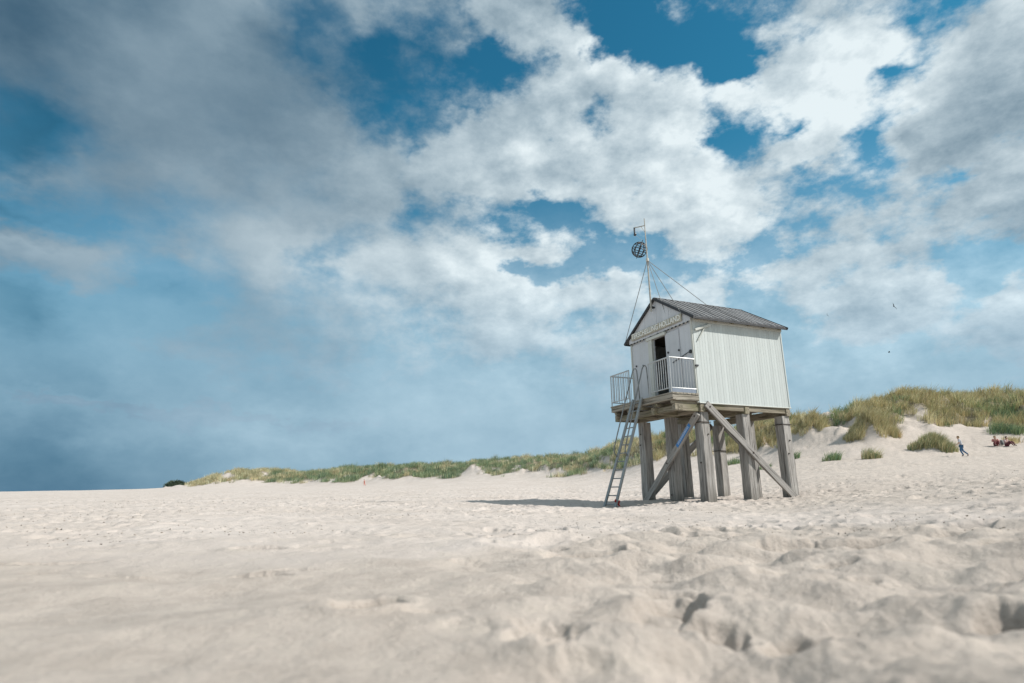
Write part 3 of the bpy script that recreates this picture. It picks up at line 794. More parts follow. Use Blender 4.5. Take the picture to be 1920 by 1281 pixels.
# ------------------------------------------------------------------ mesh collector
class MB:
    def __init__(s): s.bm = bmesh.new()
    def box(s, lo, hi, bev=0.0, mat=0):
        lo = Vector(lo); hi = Vector(hi)
        r = bmesh.ops.create_cube(s.bm, size=1.0)
        vs = r['verts']
        bmesh.ops.scale(s.bm, vec=hi-lo, verts=vs); bmesh.ops.translate(s.bm, vec=(hi+lo)/2, verts=vs)
        if bev:
            es = list({e for v in vs for e in v.link_edges})
            bmesh.ops.bevel(s.bm, geom=es, offset=bev, segments=1, affect='EDGES', profile=0.5)
        return s
    def rod(s, a, b, r, seg=8, r2=None):
        a = Vector(a); b = Vector(b); d = b-a; L = d.length
        if L < 1e-6: return s
        m_ = Matrix.Translation((a+b)/2) @ d.to_track_quat('Z', 'Y').to_matrix().to_4x4()
        bmesh.ops.create_cone(s.bm, cap_ends=True, segments=seg, radius1=r, radius2=r if r2 is None else r2, depth=L, matrix=m_)
        return s
    def path(s, pts, r, seg=8):
        """continuous bent tube"""
        pts = [Vector(p) for p in pts]; rings = []
        ref = None
        for i, p in enumerate(pts):
            t = (pts[min(i+1, len(pts)-1)]-pts[max(i-1, 0)]).normalized()
            if ref is None: ref = t.orthogonal().normalized()
            ref = (ref-t*ref.dot(t)).normalized(); w_ = t.cross(ref)
            rings.append([s.bm.verts.new(p+ref*math.cos(2*PI*k/seg)*r+w_*math.sin(2*PI*k/seg)*r) for k in range(seg)])
        for A_, B_ in zip(rings, rings[1:]):
            for k in range(seg): s.bm.faces.new((A_[k], A_[(k+1) % seg], B_[(k+1) % seg], B_[k]))
        s.bm.faces.new(rings[0][::-1]); s.bm.faces.new(rings[-1])
        return s
    def prism(s, prof, axis, a, b):
        """extrude a 2D outline along axis 'x' between a and b; prof in (y,z)"""
        A_ = [s.bm.verts.new((a, p[0], p[1])) for p in prof]; B_ = [s.bm.verts.new((b, p[0], p[1])) for p in prof]
        n = len(prof)
        s.bm.faces.new(A_[::-1]); s.bm.faces.new(B_)
        for k in range(n): s.bm.faces.new((A_[k], A_[(k+1) % n], B_[(k+1) % n], B_[k]))
        bmesh.ops.recalc_face_normals(s.bm, faces=s.bm.faces)
        return s
    def mesh(s, name, mat, smooth=False):
        me = bpy.data.meshes.new(name); s.bm.to_mesh(me); s.bm.free()
        for p in me.polygons: p.use_smooth = smooth
        me.materials.append(mat); return me
    def build(s, name, mat, parent=None, smooth=False, loc=(0, 0, 0)):
        o = bpy.data.objects.new(name, s.mesh(name, mat, smooth)); COL.objects.link(o)
        o.location = loc
        if parent: o.parent = parent
        return o


bush(330, 914, 30, 12, 420, 'rounded dark bush alone at the left end of the distant dunes')
bush(352, 914, 34, 7, 400, 'low dark bush between the rounded bush and the first distant dune')

# ------------------------------------------------------------------ the refuge hut on stilts
hut = bpy.data.objects.new('stilt_hut', None); COL.objects.link(hut)
hut.location = (5.433, 16.475, 0.0)
hut.rotation_euler = (0, 0, math.atan2(0.37868, 0.92553))
tagp(hut, 'pale boarded beach refuge hut with dark pitched roof standing on tall weathered stilts', 'hut')
ZB = 2.907           # underside of the wall above the sand
L, Wd_, H, R_ = 3.52, 3.23, 2.55, 1.14
O, EV, OB, DK, ZD = 0.13, 0.21, 0.09, 0.963, 0.259


def V3(x, y, z): return Vector((x, y, z+ZB))


def timber(name, a, b, w_, t_, mat, parent, up=(0, 0, 1), rough=0.0, bev=0.008, taper=1.0, seg=1, shift=0):
    """squared timber from a to b (hut coordinates), grain along its local Z"""
    a = Vector(a); b = Vector(b); d = b-a; Ln = d.length
    bm = bmesh.new()
    nz = max(1, seg)
    rings = []
    for k in range(nz+1):
        f = k/nz; sc = 1+(taper-1)*f
        ring = []
        for sx, sy in ((-1, -1), (1, -1), (1, 1), (-1, 1)):
            c0 = 0.5*w_*sc; c1 = 0.5*t_*sc
            for (ux, uy) in (((c0-bev)*sx, c1*sy), (c0*sx, (c1-bev)*sy)) if sx*sy > 0 else ((c0*sx, (c1-bev)*sy), ((c0-bev)*sx, c1*sy)):
                jx_ = rough*(random.random()-0.5); jy_ = rough*(random.random()-0.5)
                ring.append(bm.verts.new((ux+jx_, uy+jy_, f*Ln)))
        rings.append(ring)
    # order corners counter-clockwise by angle
    order = sorted(range(8), key=lambda k: math.atan2(rings[0][k].co.y, rings[0][k].co.x))
    rings = [[r_[k] for k in order] for r_ in rings]
    for A_, B_ in zip(rings, rings[1:]):
        for k in range(8): bm.faces.new((A_[k], A_[(k+1) % 8], B_[(k+1) % 8], B_[k]))
    bm.faces.new(rings[0][::-1]); bm.faces.new(rings[-1])
    me = bpy.data.meshes.new(name); bm.to_mesh(me); bm.free(); me.materials.append(mat)
    o = bpy.data.objects.new(name, me); COL.objects.link(o); o.parent = parent
    z = d.normalized(); x = Vector(up).cross(z)
    if x.length < 1e-4: x = Vector((1, 0, 0)).cross(z)
    x.normalize(); y = z.cross(x)
    mt = Matrix((x, y, z)).transposed().to_4x4(); mt.translation = a
    o.matrix_local = mt
    return o


def bolt(parent, p, n, r=0.022):
    m_ = MB(); p = Vector(p); n = Vector(n).normalized()
    m_.rod(p-n*0.01, p+n*0.012, r, 8)
    return m_.build('bolt', M_BOLT, parent)


# stilts
hb = 0.19
spots = [(hb, hb, 0.34), (L/2, hb, 0.33), (L-hb, hb, 0.35), (hb, Wd_/2, 0.33), (hb, Wd_-hb, 0.34), (L/2, Wd_-hb, 0.31), (L-hb, Wd_-hb, 0.33), (L-hb, Wd_/2, 0.32)]
for (x, y, w_) in spots:
    jx_, jy_ = random.uniform(-.03, .03), random.uniform(-.03, .03)
    p = timber('stilt', (x+jx_, y+jy_, -0.6), (x, y, ZB-0.262), w_*1.0, w_*0.97, M_STILT, hut, up=(1, 0, 0), rough=0.016, bev=0.022, taper=0.93, seg=9)
# iron straps and bolts on stilts
for (x, y, z) in ((hb, hb, 2.34), (L-hb, hb, 2.38), (L-hb, Wd_-hb, 1.75)):
    MB().box((x-0.186, y-0.183, z), (x+0.186, y+0.183, z+0.022)).build('iron_strap', M_BOLT, hut)
for (x, z) in ((L/2-0.07, 1.55), (L-hb-0.06, 1.5), (L-hb+0.04, 1.9), (hb+0.05, 2.0)):
    bolt(hut, (x, hb-0.175, z), (0, -1, 0))
for (y, z) in ((hb-0.02, 1.2), (Wd_-hb, 2.25), (Wd_-hb+0.05, 1.9), (Wd_/2, 0.3)):
    bolt(hut, (hb-0.175, y, z), (-1, 0, 0))
# diagonal braces
timber('brace', V3(0.20, -0.045, -0.03), V3(3.36, -0.045, -2.82), 0.20, 0.075, M_WOOD, hut, up=(0, 1, 0), rough=0.006, bev=0.008, seg=5)
fb = timber('brace', V3(-0.045, 0.06, -0.30), V3(-0.045, 3.06, -2.98), 0.205, 0.075, M_WOOD, hut, up=(1, 0, 0), rough=0.006, bev=0.008, seg=5)
timber('brace', V3(0.30, Wd_+0.045, -2.78), V3(3.25, Wd_+0.045, -0.22), 0.20, 0.075, M_WOOD, hut, up=(0, 1, 0), rough=0.006, bev=0.008, seg=5)
timber('brace', V3(L+0.045, 0.25, -2.7), V3(L+0.045, Wd_-0.2, -0.25), 0.18, 0.075, M_WOOD, hut, up=(1, 0, 0), rough=0.006, bev=0.008, seg=5)
for (x, z) in ((0.31, -0.12), (1.76, -1.41), (3.2, -2.68)): bolt(hut, V3(x, -0.085, z), (0, -1, 0), 0.026)
for (y, z) in ((0.16, -0.38), (1.6, -1.67), (2.85, -2.8)): bolt(hut, V3(-0.085, y, z), (-1, 0, 0), 0.026)

# floor frame
for x in (0.10, L/2, L-0.10):
    timber('floor_beam', V3(x, -0.02, -0.155), V3(x, Wd_+0.02, -0.155), 0.16, 0.21, M_BEAM, hut, rough=0.004)
for y in (0.13, Wd_*0.27, Wd_*0.5, Wd_*0.73, Wd_-0.13):
    timber('joist', V3(-DK+0.09, y, 0.0-0.005), V3(L-0.02, y, -0.005), 0.11, 0.085, M_BEAM, hut, rough=0.003)
timber('floor_beam', V3(0.185, 0.035, -0.095), V3(L-0.02, 0.035, -0.095), 0.06, 0.19, M_BEAM, hut)
# outrigger beams carrying the balcony
for y in (0.10, 1.1, 2.13, Wd_-0.10):
    timber('outrigger_beam', V3(-DK+0.12, y, -0.155), V3(0.012, y, -0.155), 0.14, 0.2, M_BEAM, hut, rough=0.004)
timber('header_beam', V3(-DK+0.30, 0.02, -0.158), V3(-DK+0.30, Wd_-0.02, -0.158), 0.16, 0.16, M_BEAM, hut, rough=0.005)

# balcony
bal = bpy.data.objects.new('balcony', None); COL.objects.link(bal); bal.parent = hut
tagp(bal, 'timber balcony deck across the hut front')
npl = 7; pw = (DK-0.005)/npl
for i in range(npl):
    x0 = -DK+i*pw
    timber('deck_plank', V3(x0+pw/2, -0.03-random.random()*0.012, ZD-0.022), V3(x0+pw/2, Wd_+0.03+random.random()*0.012, ZD-0.022), pw-0.012, 0.044, M_DECK, bal, bev=0.004)
timber('edge_beam', V3(-DK+0.07, -0.02, 0.135), V3(-DK+0.07, Wd_+0.02, 0.135), 0.10, 0.155, M_DECK, bal, rough=0.003)
timber('side_beam', V3(-DK+0.125, 0.03, 0.125), V3(-0.012, 0.03, 0.125), 0.09, 0.175, M_DECK, bal)
timber('side_beam', V3(-DK+0.125, Wd_-0.03, 0.125), V3(-0.012, Wd_-0.03, 0.125), 0.09, 0.175, M_DECK, bal)


def railing(p_list, zt, zb_, label, n_per, toe=None):
    """posts at the corners, top and bottom rail, balusters"""
    rl = MB()
    for p in p_list: rl.rod(V3(p[0], p[1], ZD-0.02), V3(p[0], p[1], zt), 0.019, 8)
    rl.path([V3(p[0], p[1], zt) for p in p_list], 0.022)
    rl.path([V3(p[0], p[1], zb_) for p in p_list], 0.016)
    r_ = rl.build('railing', M_GALV, hut, smooth=False)
    tagp(r_, label)
    bm_ = MB().rod((0, 0, zb_+ZB), (0, 0, zt+ZB), 0.0105, 6).mesh('baluster', M_GALV)
    for (a_, b_), n in zip(zip(p_list, p_list[1:]), n_per):
        for k in range(1, n):
            f = k/n
            o = bpy.data.objects.new('baluster', bm_); COL.objects.link(o); o.parent = r_
            o.location = (a_[0]+(b_[0]-a_[0])*f, a_[1]+(b_[1]-a_[1])*f, 0)
    return r_


xr = -DK+0.03
r1 = railing([(-0.03, 0.02), (xr, 0.02), (xr, 1.06)], ZD+1.03, ZD+0.13, 'right hand galvanised balcony railing', (9, 10))
r2 = railing([(-0.03, Wd_-0.02), (xr, Wd_-0.02), (xr, 2.12)], ZD+1.03, ZD+0.13, 'left hand galvanised balcony railing', (9, 11))
MB().box(V3(-DK+0.07, 0.012, ZD+0.004), V3(-0.06, 0.022, ZD+0.118)).build('kick_plate', M_KICK, r1)

# walls
sw = MB(); t = 0.05
sw.box(V3(0.03, 0.03, 0.01), V3(L-0.02, 0.03+t, H+0.02))
wall_r = sw.build('wall', M_WHITE, hut); tagp(wall_r, 'sunlit white boarded side wall')
nb = 34; bw = L/nb
bmesh_board = MB().box((0.0010, -0.012, 0.0), (bw-0.0010, 0.028, H+0.05), 0.002).mesh('board', M_WHITE)
for i in range(nb):
    o = bpy.data.objects.new('board', bmesh_board); COL.objects.link(o); o.parent = wall_r
    o.location = (i*bw, 0.0015*random.uniform(-1, 1), ZB+0.0)
    o.scale = (1, 1, 1+random.uniform(-0.004, 0.0))
wl = MB().box(V3(0.03, Wd_-0.03-t, 0.01), V3(L-0.02, Wd_-0.03, H+0.02)).build('wall', M_WHITE, hut)
for i in range(nb):
    o = bpy.data.objects.new('board', bmesh_board); COL.objects.link(o); o.parent = wl
    o.location = (i*bw, Wd_-0.028, ZB)
wb = MB().prism([(0.08, ZB+0.01), (Wd_-0.08, ZB+0.01), (Wd_-0.08, ZB+H+0.10), (Wd_/2, ZB+H+R_-0.07), (0.08, ZB+H+0.10)], 'x', L-0.06, L-0.0).build('wall', M_GREY, hut)
# front wall around the doorway
FD0, FD1, DT = 1.25, 1.95, 2.36          # doorway from y=1.25 (right) to 1.95 (left)
fw = MB()
fw.box(V3(0.0, 0.082, 0.01), V3(0.05, FD0, H)).box(V3(0.0, FD1, 0.01), V3(0.05, Wd_-0.082, H)).box(V3(0.0, FD0+0.001, DT), V3(0.05, FD1-0.001, H))
front = fw.build('wall', M_GREY, hut); tagp(front, 'shaded grey front wall with the open doorway')
# plates and leaves on the front
MB().box(V3(-0.022, 0.075, ZD+0.02), V3(-0.002, 0.60, DT+0.07), 0.003).build('wall_panel', M_GREY, front)
MB().box(V3(-0.026, 2.19, 0.03), V3(-0.002, 2.70, DT+0.06), 0.003).build('wall_panel', M_GREY, front)
MB().box(V3(-0.022, 2.706, 0.03), V3(-0.002, Wd_-0.05, DT+0.06), 0.003).build('wall_panel', M_GREY, front)
# door leaf folded flat beside the doorway
dl = MB().box(V3(-0.055, 0.605, ZD+0.03), V3(-0.012, FD0+0.02, DT+0.02), 0.004).build('door', M_GREY, hut); tagp(dl, 'grey door leaf folded back against the wall')
db_ = MB(); db_.rod(V3(-0.075, 0.98, 1.37), V3(-0.06, 0.10, 1.57), 0.014, 6); db_.build('door_bar', M_DARK, dl)
for (y, z) in ((1.15, 1.74), (0.62, 1.70)):
    MB().rod(V3(-0.06, y, z), V3(-0.085, y, z), 0.035, 8).build('door_stud', M_DARK, dl)
MB().box(V3(-0.085, 0.08, 1.50), V3(-0.024, 0.15, 1.60), 0.004).build('bar_keep', M_DARK, front)
for (y, z) in ((2.95, 1.66), (2.55, 1.60)):
    MB().rod(V3(-0.03, y, z), V3(-0.055, y, z), 0.032, 8).build('wall_stud', M_DARK, front)
# door frame
timber('door_post', V3(-0.03, 2.06, 0.03), V3(-0.03, 2.06, DT-0.01), 0.20, 0.11, M_TRIM, front, up=(1, 0, 0))
timber('door_lintel', V3(-0.055, FD0-0.03, DT+0.045), V3(-0.055, 2.24, DT+0.045), 0.09, 0.10, M_TRIM, front)
timber('door_jamb', V3(0.0, FD0+0.02, ZD), V3(0.0, FD0+0.02, DT-0.003), 0.05, 0.035, M_TRIM, front, up=(1, 0, 0))
timber('door_sill', V3(-0.01, FD0, ZD+0.012), V3(-0.01, FD1, ZD+0.012), 0.10, 0.03, M_DECK, front)
# corner posts
timber('corner_trim', V3(-0.012, 0.032, 0.0), V3(-0.012, 0.032, H+0.06), 0.068, 0.075, M_TRIM, hut, up=(1, 0, 0))
timber('corner_trim', V3(-0.012, Wd_-0.032, 0.0), V3(-0.012, Wd_-0.032, H+0.06), 0.068, 0.075, M_TRIM, hut, up=(1, 0, 0))
timber('corner_trim', V3(L-0.01, -0.004, 0.0), V3(L-0.01, -0.004, H+0.05), 0.05, 0.05, M_WHITE, hut, up=(1, 0, 0))
timber('drip_board', V3(0.0, -0.024, -0.012), V3(L+0.03, -0.024, -0.012), 0.035, 0.03, M_TRIM, hut)
# gable above the front, boards proud of the wall; black blocks paint the dark gaps at their lower ends
gb = MB().prism([(0.06, ZB+H+0.005), (Wd_-0.06, ZB+H+0.005), (Wd_-0.06, ZB+H+0.07), (Wd_/2, ZB+H+R_-0.08), (0.06, ZB+H+0.07)], 'x', 0.0, 0.04).build('gable', M_GREY, hut)
gn = 10; gw = (Wd_+0.02)/gn
slope = R_/(Wd_/2)
for i in range(gn):
    y0 = -0.01+i*gw; y1 = y0+gw-0.006
    def zt(y): return H+R_-0.055-0.619*abs(y-Wd_/2)
    pts = [(y0, H-0.06), (y1, H-0.06), (y1, max(zt(y1), H-0.03))]
    if y0 < Wd_/2 < y1: pts.append((Wd_/2, zt(Wd_/2)))
    pts.append((y0, max(zt(y0), H-0.03)))
    g_ = MB().prism([(p[0], p[1]+ZB) for p in pts], 'x', -0.075-0.004*(i % 2), -0.045)
    g_.build('gable_board', M_GREY, gb)
bl = timber('gable_ledger', V3(-0.032, 0.02, H-0.045), V3(-0.032, Wd_-0.02, H-0.045), 0.058, 0.045, M_TRIM, gb)
notch = MB().box((-0.0, -0.022, -0.05), (0.05, 0.055, 0.0), 0.003).mesh('joist_end', M_TRIM)
nblk = MB().box((0.0, -0.035, -0.045), (0.012, 0.035, 0.0)).mesh('notch_shade', M_BLACKR)  # solid black blocks stand for the shadow in the gaps
for i in range(17):
    y = 0.10+i*(Wd_-0.2)/16
    if FD0-0.1 < y < 2.2 and i % 2: continue
    o = bpy.data.objects.new('notch_shade', nblk); COL.objects.link(o); o.parent = gb; o.location = V3(-0.088, y, H-0.062)
# name board
nbd = MB().box(V3(-0.125, 0.33, 2.565), V3(-0.092, 3.04, 2.80), 0.004).build('name_board', M_BOARD, hut)
tagp(nbd, 'long light name board with raised white capitals')
cu = bpy.data.curves.new('lettering', 'FONT'); cu.body = 'TERSCHELLING HOLLAND'; cu.size = 0.235; cu.extrude = 0.008; cu.align_x = 'CENTER'; cu.align_y = 'CENTER'; cu.offset = 0.0035
to = bpy.data.objects.new('tmp_text', cu); COL.objects.link(to)
dg = bpy.context.evaluated_depsgraph_get(); tm = bpy.data.meshes.new_from_object(to.evaluated_get(dg)); bpy.data.objects.remove(to)
co = np.empty(len(tm.vertices)*3, np.float32); tm.vertices.foreach_get('co', co); co = co.reshape(-1, 3)
sx = 2.62/(co[:, 0].max()-co[:, 0].min())
new = np.stack([-0.133-co[:, 2], 1.685-co[:, 0]*sx, 2.682+ZB+co[:, 1]*1.08], -1)
tm.vertices.foreach_set('co', new.astype(np.float32).ravel()); tm.flip_normals(); tm.update(); tm.materials.clear(); tm.materials.append(M_LETTER)
lo = bpy.data.objects.new('lettering', tm); COL.objects.link(lo); lo.parent = nbd
# eave boards and bracket on the sunny side
timber('eave_board', V3(0.0, -0.05, H-0.03), V3(L-0.0, -0.05, H-0.03), 0.03, 0.12, M_TRIM, hut)
timber('knee_bracket', V3(0.05, -0.05, 2.19), V3(0.62, -0.05, 2.40), 0.05, 0.075, M_TRIM, hut)
timber('knee_bracket', V3(0.13, -0.04, 1.88), V3(0.40, -0.04, 2.27), 0.035, 0.035, M_TRIM, hut)
MB().box(V3(-0.045, -0.05, 1.07), V3(0.06, -0.012, 1.12)).build('hinge_pin', M_DARK, hut)

# interior
it = MB()
it.box(V3(0.06, 0.085, ZD-0.05), V3(L-0.07, Wd_-0.085, ZD-0.01))
it.build('interior_floor', M_INT, hut)
MB().box(V3(0.06, 0.10, H-0.05), V3(L-0.07, Wd_-0.10, H-0.02)).build('interior_ceiling', M_INT, hut)
MB().box(V3(L-0.5, 0.4, ZD+0.40), V3(L-0.1, 2.8, ZD+0.46)).box(V3(L-0.46, 0.5, ZD-0.008), V3(L-0.40, 0.56, ZD+0.398)).box(V3(L-0.46, 2.6, ZD-0.008), V3(L-0.40, 2.66, ZD+0.398)).build('bench', M_INT, hut)

# roof: boards from ridge to eave with cover battens
th = math.atan2(R_-0.01, Wd_/2+EV); SLn = (Wd_/2+EV)/math.cos(th)
roof = bpy.data.objects.new('roof', None); COL.objects.link(roof); roof.parent = hut
tagp(roof, 'dark grey board and batten pitched roof')
Lr = L+O+OB; nr = 15; rw = Lr/nr
rbm = MB().box((-rw/2+0.001, -0.012, 0.0), (rw/2-0.001, 0.012, SLn), 0.002).mesh('roof_board', M_ROOF)
rbt = MB().box((-0.022, 0.0, 0.0), (0.022, 0.030, SLn-0.03), 0.004).mesh('batten', M_RIB)
rbt2 = MB().box((-0.012, 0.0, 0.0), (0.012, 0.018, SLn), 0.003).mesh('batten', M_RIB)
zr = H+R_
for sgn in (-1, 1):
    # local frame: z runs down the slope, y points out of the roof
    dz = Vector((0, sgn*math.cos(th), -math.sin(th))); ny = Vector((0, sgn*math.sin(th), math.cos(th))); xx = ny.cross(dz)
    mt = Matrix((xx, ny, dz)).transposed().to_4x4()
    for i in range(nr+1):
        x = -O+i*rw
        if i < nr:
            o = bpy.data.objects.new('roof_board', rbm); COL.objects.link(o); o.parent = roof
            m2 = mt.copy(); m2.translation = V3(x+rw/2, Wd_/2, zr-0.015)+ny*0.0015*(i % 2); o.matrix_local = m2
            o = bpy.data.objects.new('batten', rbt2); COL.objects.link(o); o.parent = roof
            m2 = mt.copy(); m2.translation = V3(x+rw/2, Wd_/2, zr-0.015)+ny*0.014; o.matrix_local = m2
        if 0 < i < nr:
            o = bpy.data.objects.new('batten', rbt); COL.objects.link(o); o.parent = roof
            m2 = mt.copy(); m2.translation = V3(x, Wd_/2, zr-0.015)+ny*0.013-dz*random.uniform(0.0, 0.05); o.matrix_local = m2
    # verge boards
    for x in (-O-0.012, L+OB+0.012):
        a_ = V3(x, Wd_/2+sgn*0.012, zr-0.028); b_ = a_+dz*(SLn+0.01)
        timber('verge_board', a_, b_, 0.026, 0.085, M_BLACKR, roof, up=ny)
    ea = V3(-O, Wd_/2, zr-0.015)+dz*(SLn+0.012)-ny*0.028; eb = V3(L+OB, Wd_/2, zr-0.015)+dz*(SLn+0.012)-ny*0.028
    timber('eave_edge', ea, eb, 0.02, 0.055, M_BLACKR, roof)
    for i in range(6):
        x = 0.15+i*(L-0.3)/5
        a_ = V3(x, Wd_/2, zr-0.085)+dz*0.05; timber('rafter', a_, a_+dz*(SLn-0.10), 0.06, 0.07, M_BEAM, roof, up=ny)
timber('ridge_cap', V3(-O, Wd_/2, zr+0.012), V3(L+OB, Wd_/2, zr+0.012), 0.09, 0.03, M_ROOF, roof)

# mast with arm and stays
mast = MB()
mast.rod(V3(-0.2, 1.68, 3.25), V3(-0.2, 1.71, 6.62), 0.032, 10, 0.016).build('mast', M_MAST, hut)
mo = hut.children[-1]
mo = [c for c in hut.children if c.name.startswith('mast')][-1]
tagp(mo, 'thin bleached mast rising from the front gable')
MB().rod(V3(-0.2, 1.69, 5.02), V3(-0.2, 1.70, 5.13), 0.05, 10).build('mast_collar', M_MAST, mo)
ar = MB(); ar.path([V3(-0.2, 1.72, 6.36), V3(-0.2, 2.05, 6.46), V3(-0.2, 2.33, 6.55)], 0.018, 8); ar.rod(V3(-0.2, 1.72, 6.12), V3(-0.2, 1.93, 6.42), 0.009, 6)
ar.build('mast_arm', M_MAST, mo)
pu = MB(); pu.box(V3(-0.22, 2.29, 6.32), V3(-0.18, 2.35, 6.56), 0.008); pu.rod(V3(-0.225, 2.30, 6.28), V3(-0.175, 2.30, 6.28), 0.055, 12); pu.build('pulley', M_DARK, mo)
MB().box(V3(-0.195, 1.64, 3.36), V3(-0.0, 1.72, 3.42), 0.004).build('mast_bracket', M_DARK, mo)
for e in (V3(-0.14, Wd_+0.16, 2.60), V3(-0.15, 0.24, 2.74), V3(2.1, Wd_/2, zr+0.02), V3(-0.06, 1.1, 2.9)):
    st_ = MB().rod(V3(-0.2, 1.70, 5.07), e, 0.011, 6).build('stay', M_STAY, hut)

# blue notice board on the front brace
bs = bpy.data.objects.new('sign_plate', None)
a_ = V3(-0.088, 0.40, -0.60); b_ = V3(-0.088, 1.06, -1.19)
bp = timber('blue_plate', a_, b_, 0.115, 0.014, M_BLUE, hut, up=(1, 0, 0), bev=0.003)
tagp(bp, 'narrow blue plate with two white lines screwed to the front brace')
for off in (-0.016, 0.02):
    pr = MB().box((off-0.006, -0.012, 0.08), (off+0.006, -0.0075, 0.80)).build('print_line', M_BLUEW, bp)
    pr2 = MB().box((off-0.006, 0.0075, 0.08), (off+0.006, 0.012, 0.80)).build('print_line', M_BLUEW, bp)

# ------------------------------------------------------------------ storm ball hung from the mast arm
def to_world(v): return hut.matrix_basis @ v
bc = V3(-0.2, 2.10, 5.62); bcw = Matrix.Translation(hut.location) @ Matrix.Rotation(hut.rotation_euler[2], 4, 'Z') @ bc
ball = bpy.data.objects.new('storm_ball', None); COL.objects.link(ball); ball.location = bcw
tagp(ball, 'round black hoop basket hanging from the arm of the mast', 'signal ball')
RB = 0.265
tilt = Euler((0.35, 0.25, 0.3)).to_matrix()


def hoop(n1, n2, rad, cen=Vector((0, 0, 0))):
    m_ = MB(); pts = [tilt @ (cen+n1*math.cos(k*2*PI/28)*rad+n2*math.sin(k*2*PI/28)*rad) for k in range(29)]
    m_.path(pts, 0.0145, 6); return m_.build('hoop', M_DARK, ball)


for k in range(5):
    a_ = k*PI/5; hoop(Vector((math.cos(a_), math.sin(a_), 0)), Vector((0, 0, 1)), RB)
hoop(Vector((1, 0, 0)), Vector((0, 1, 0)), RB)
for z in (-0.16, 0.16): hoop(Vector((1, 0, 0)), Vector((0, 1, 0)), math.sqrt(RB*RB-z*z), Vector((0, 0, z)))
rp = MB(); rp.rod(tilt @ Vector((0, 0, -RB-0.06)), tilt @ Vector((0, 0, RB+0.09)), 0.012, 6); rp.build('spindle', M_DARK, ball)
arm_w = Matrix.Rotation(hut.rotation_euler[2], 4, 'Z') @ (V3(-0.2, 2.30, 6.26)-bc)
MB().rod(tilt @ Vector((0, 0, RB+0.08)), arm_w, 0.003, 5).build('halyard', M_MAST, ball)

# ------------------------------------------------------------------ ladder (own object, in hut coordinates)
lad = bpy.data.objects.new('ladder', None); COL.objects.link(lad)
lad.location = hut.location; lad.rotation_euler = hut.rotation_euler
Rz = Matrix.Rotation(hut.rotation_euler[2], 4, 'Z')
foot0 = Vector((-1.75, 2.35, 0.0)); lad.location = hut.location+(Rz @ foot0)
tagp(lad, 'steep grey steel ladder with hooped handrails leaning on the hut balcony', 'ladder')
def lv(x, y, z): return Vector((x, y, z+ZB))-foot0
fL, fR = lv(-1.75, 2.66, -2.98), lv(-1.75, 2.04, -2.98)
tL, tR = lv(-1.0, 1.86, 0.30), lv(-1.0, 1.40, 0.30)
for a_, b_ in ((fL, tL), (fR, tR)):
    timber('stile', a_-(b_-a_)*0.03, b_, 0.05, 0.10, M_GALVD, lad, up=(0, 1, 0), bev=0.004)
for k in range(13):
    f = (k+0.45)/13
    a_ = fL.lerp(tL, f); b_ = fR.lerp(tR, f)
    MB().rod(a_, b_, 0.017, 8).build('rung', M_GALVD, lad)
for s_, F_, T_ in ((1, fL, tL), (-1, fR, tR)):
    dv = (T_-F_).normalized(); outw = Vector((-0.20, 0.06*s_, 0.06))
    j = F_.lerp(T_, 0.46)
    top = lv(-1.02, 1.74 if s_ > 0 else 1.22, 1.27)
    e0 = F_.lerp(T_, 0.52)+outw*0.85
    pth = [j, (j+e0)/2+outw*0.22, e0, e0.lerp(top, 0.5), top+Vector((-0.02, 0.0, -0.10)), top+Vector((0.02, -0.01, -0.015)), top+Vector((0.08, -0.02, 0.0)), top+Vector((0.12, -0.02, -0.05)),
           lv(-0.90, 1.68 if s_ > 0 else 1.16, ZD+0.5), lv(-0.89, 1.66 if s_ > 0 else 1.14, ZD)]
    MB().path(pth, 0.019, 8).build('handrail', M_GALVD, lad, smooth=True)
# red cloth tied at the ladder's foot
rc = bpy.data.objects.new('red_rag', None)
bm = bmesh.new(); vs = {}
for i in range(9):
    for k in range(6):
        u_, v_ = i/8*0.8, k/5
        vs[i, k] = bm.verts.new((0.20*u_-0.04+0.02*math.sin(7*v_+i), 0.03*math.sin(i*1.7+k)+0.05*u_, 0.20-0.17*v_*(0.55+0.6*u_)-0.07*u_+0.02*math.sin(3*i)))
for i in range(8):
    for k in range(5): bm.faces.new((vs[i, k], vs[i+1, k], vs[i+1, k+1], vs[i, k+1]))
bmesh.ops.solidify(bm, geom=bm.faces[:], thickness=0.012)
mr_ = bpy.data.meshes.new('red_rag'); bm.to_mesh(mr_); bm.free(); mr_.materials.append(M_RED)
ro = bpy.data.objects.new('red_rag', mr_); COL.objects.link(ro)
fw_ = lad.location+(Rz @ (fR+Vector((0.02, -0.04, 0.05)))); ro.location = (fw_.x, fw_.y, fw_.z+0.02)
tagp(ro, 'small red rag tied round the foot of the ladder', 'rag')

# ------------------------------------------------------------------ people
def skin_mesh(name, joints, edges, radii, mat, root, sub=2, mats=None):
    me = bpy.data.meshes.new('tmp'); me.from_pydata(joints, edges, []); o = bpy.data.objects.new('tmp', me); COL.objects.link(o)
    o.modifiers.new('Skin', 'SKIN'); o.modifiers.new('Sub', 'SUBSURF').levels = sub
    for i, r in enumerate(radii):
        v = me.skin_vertices[0].data[i]; v.radius = (r, r) if not isinstance(r, tuple) else r; v.use_root = (i == 0)
    dg = bpy.context.evaluated_depsgraph_get(); dg.update()
    out = bpy.data.meshes.new_from_object(o.evaluated_get(dg)); bpy.data.objects.remove(o); bpy.data.meshes.remove(me)
    out.name = name; out.materials.clear(); out.materials.append(mat)
    for p in out.polygons: p.use_smooth = True
    ob = bpy.data.objects.new(name, out); COL.objects.link(ob); ob.parent = root
    return ob


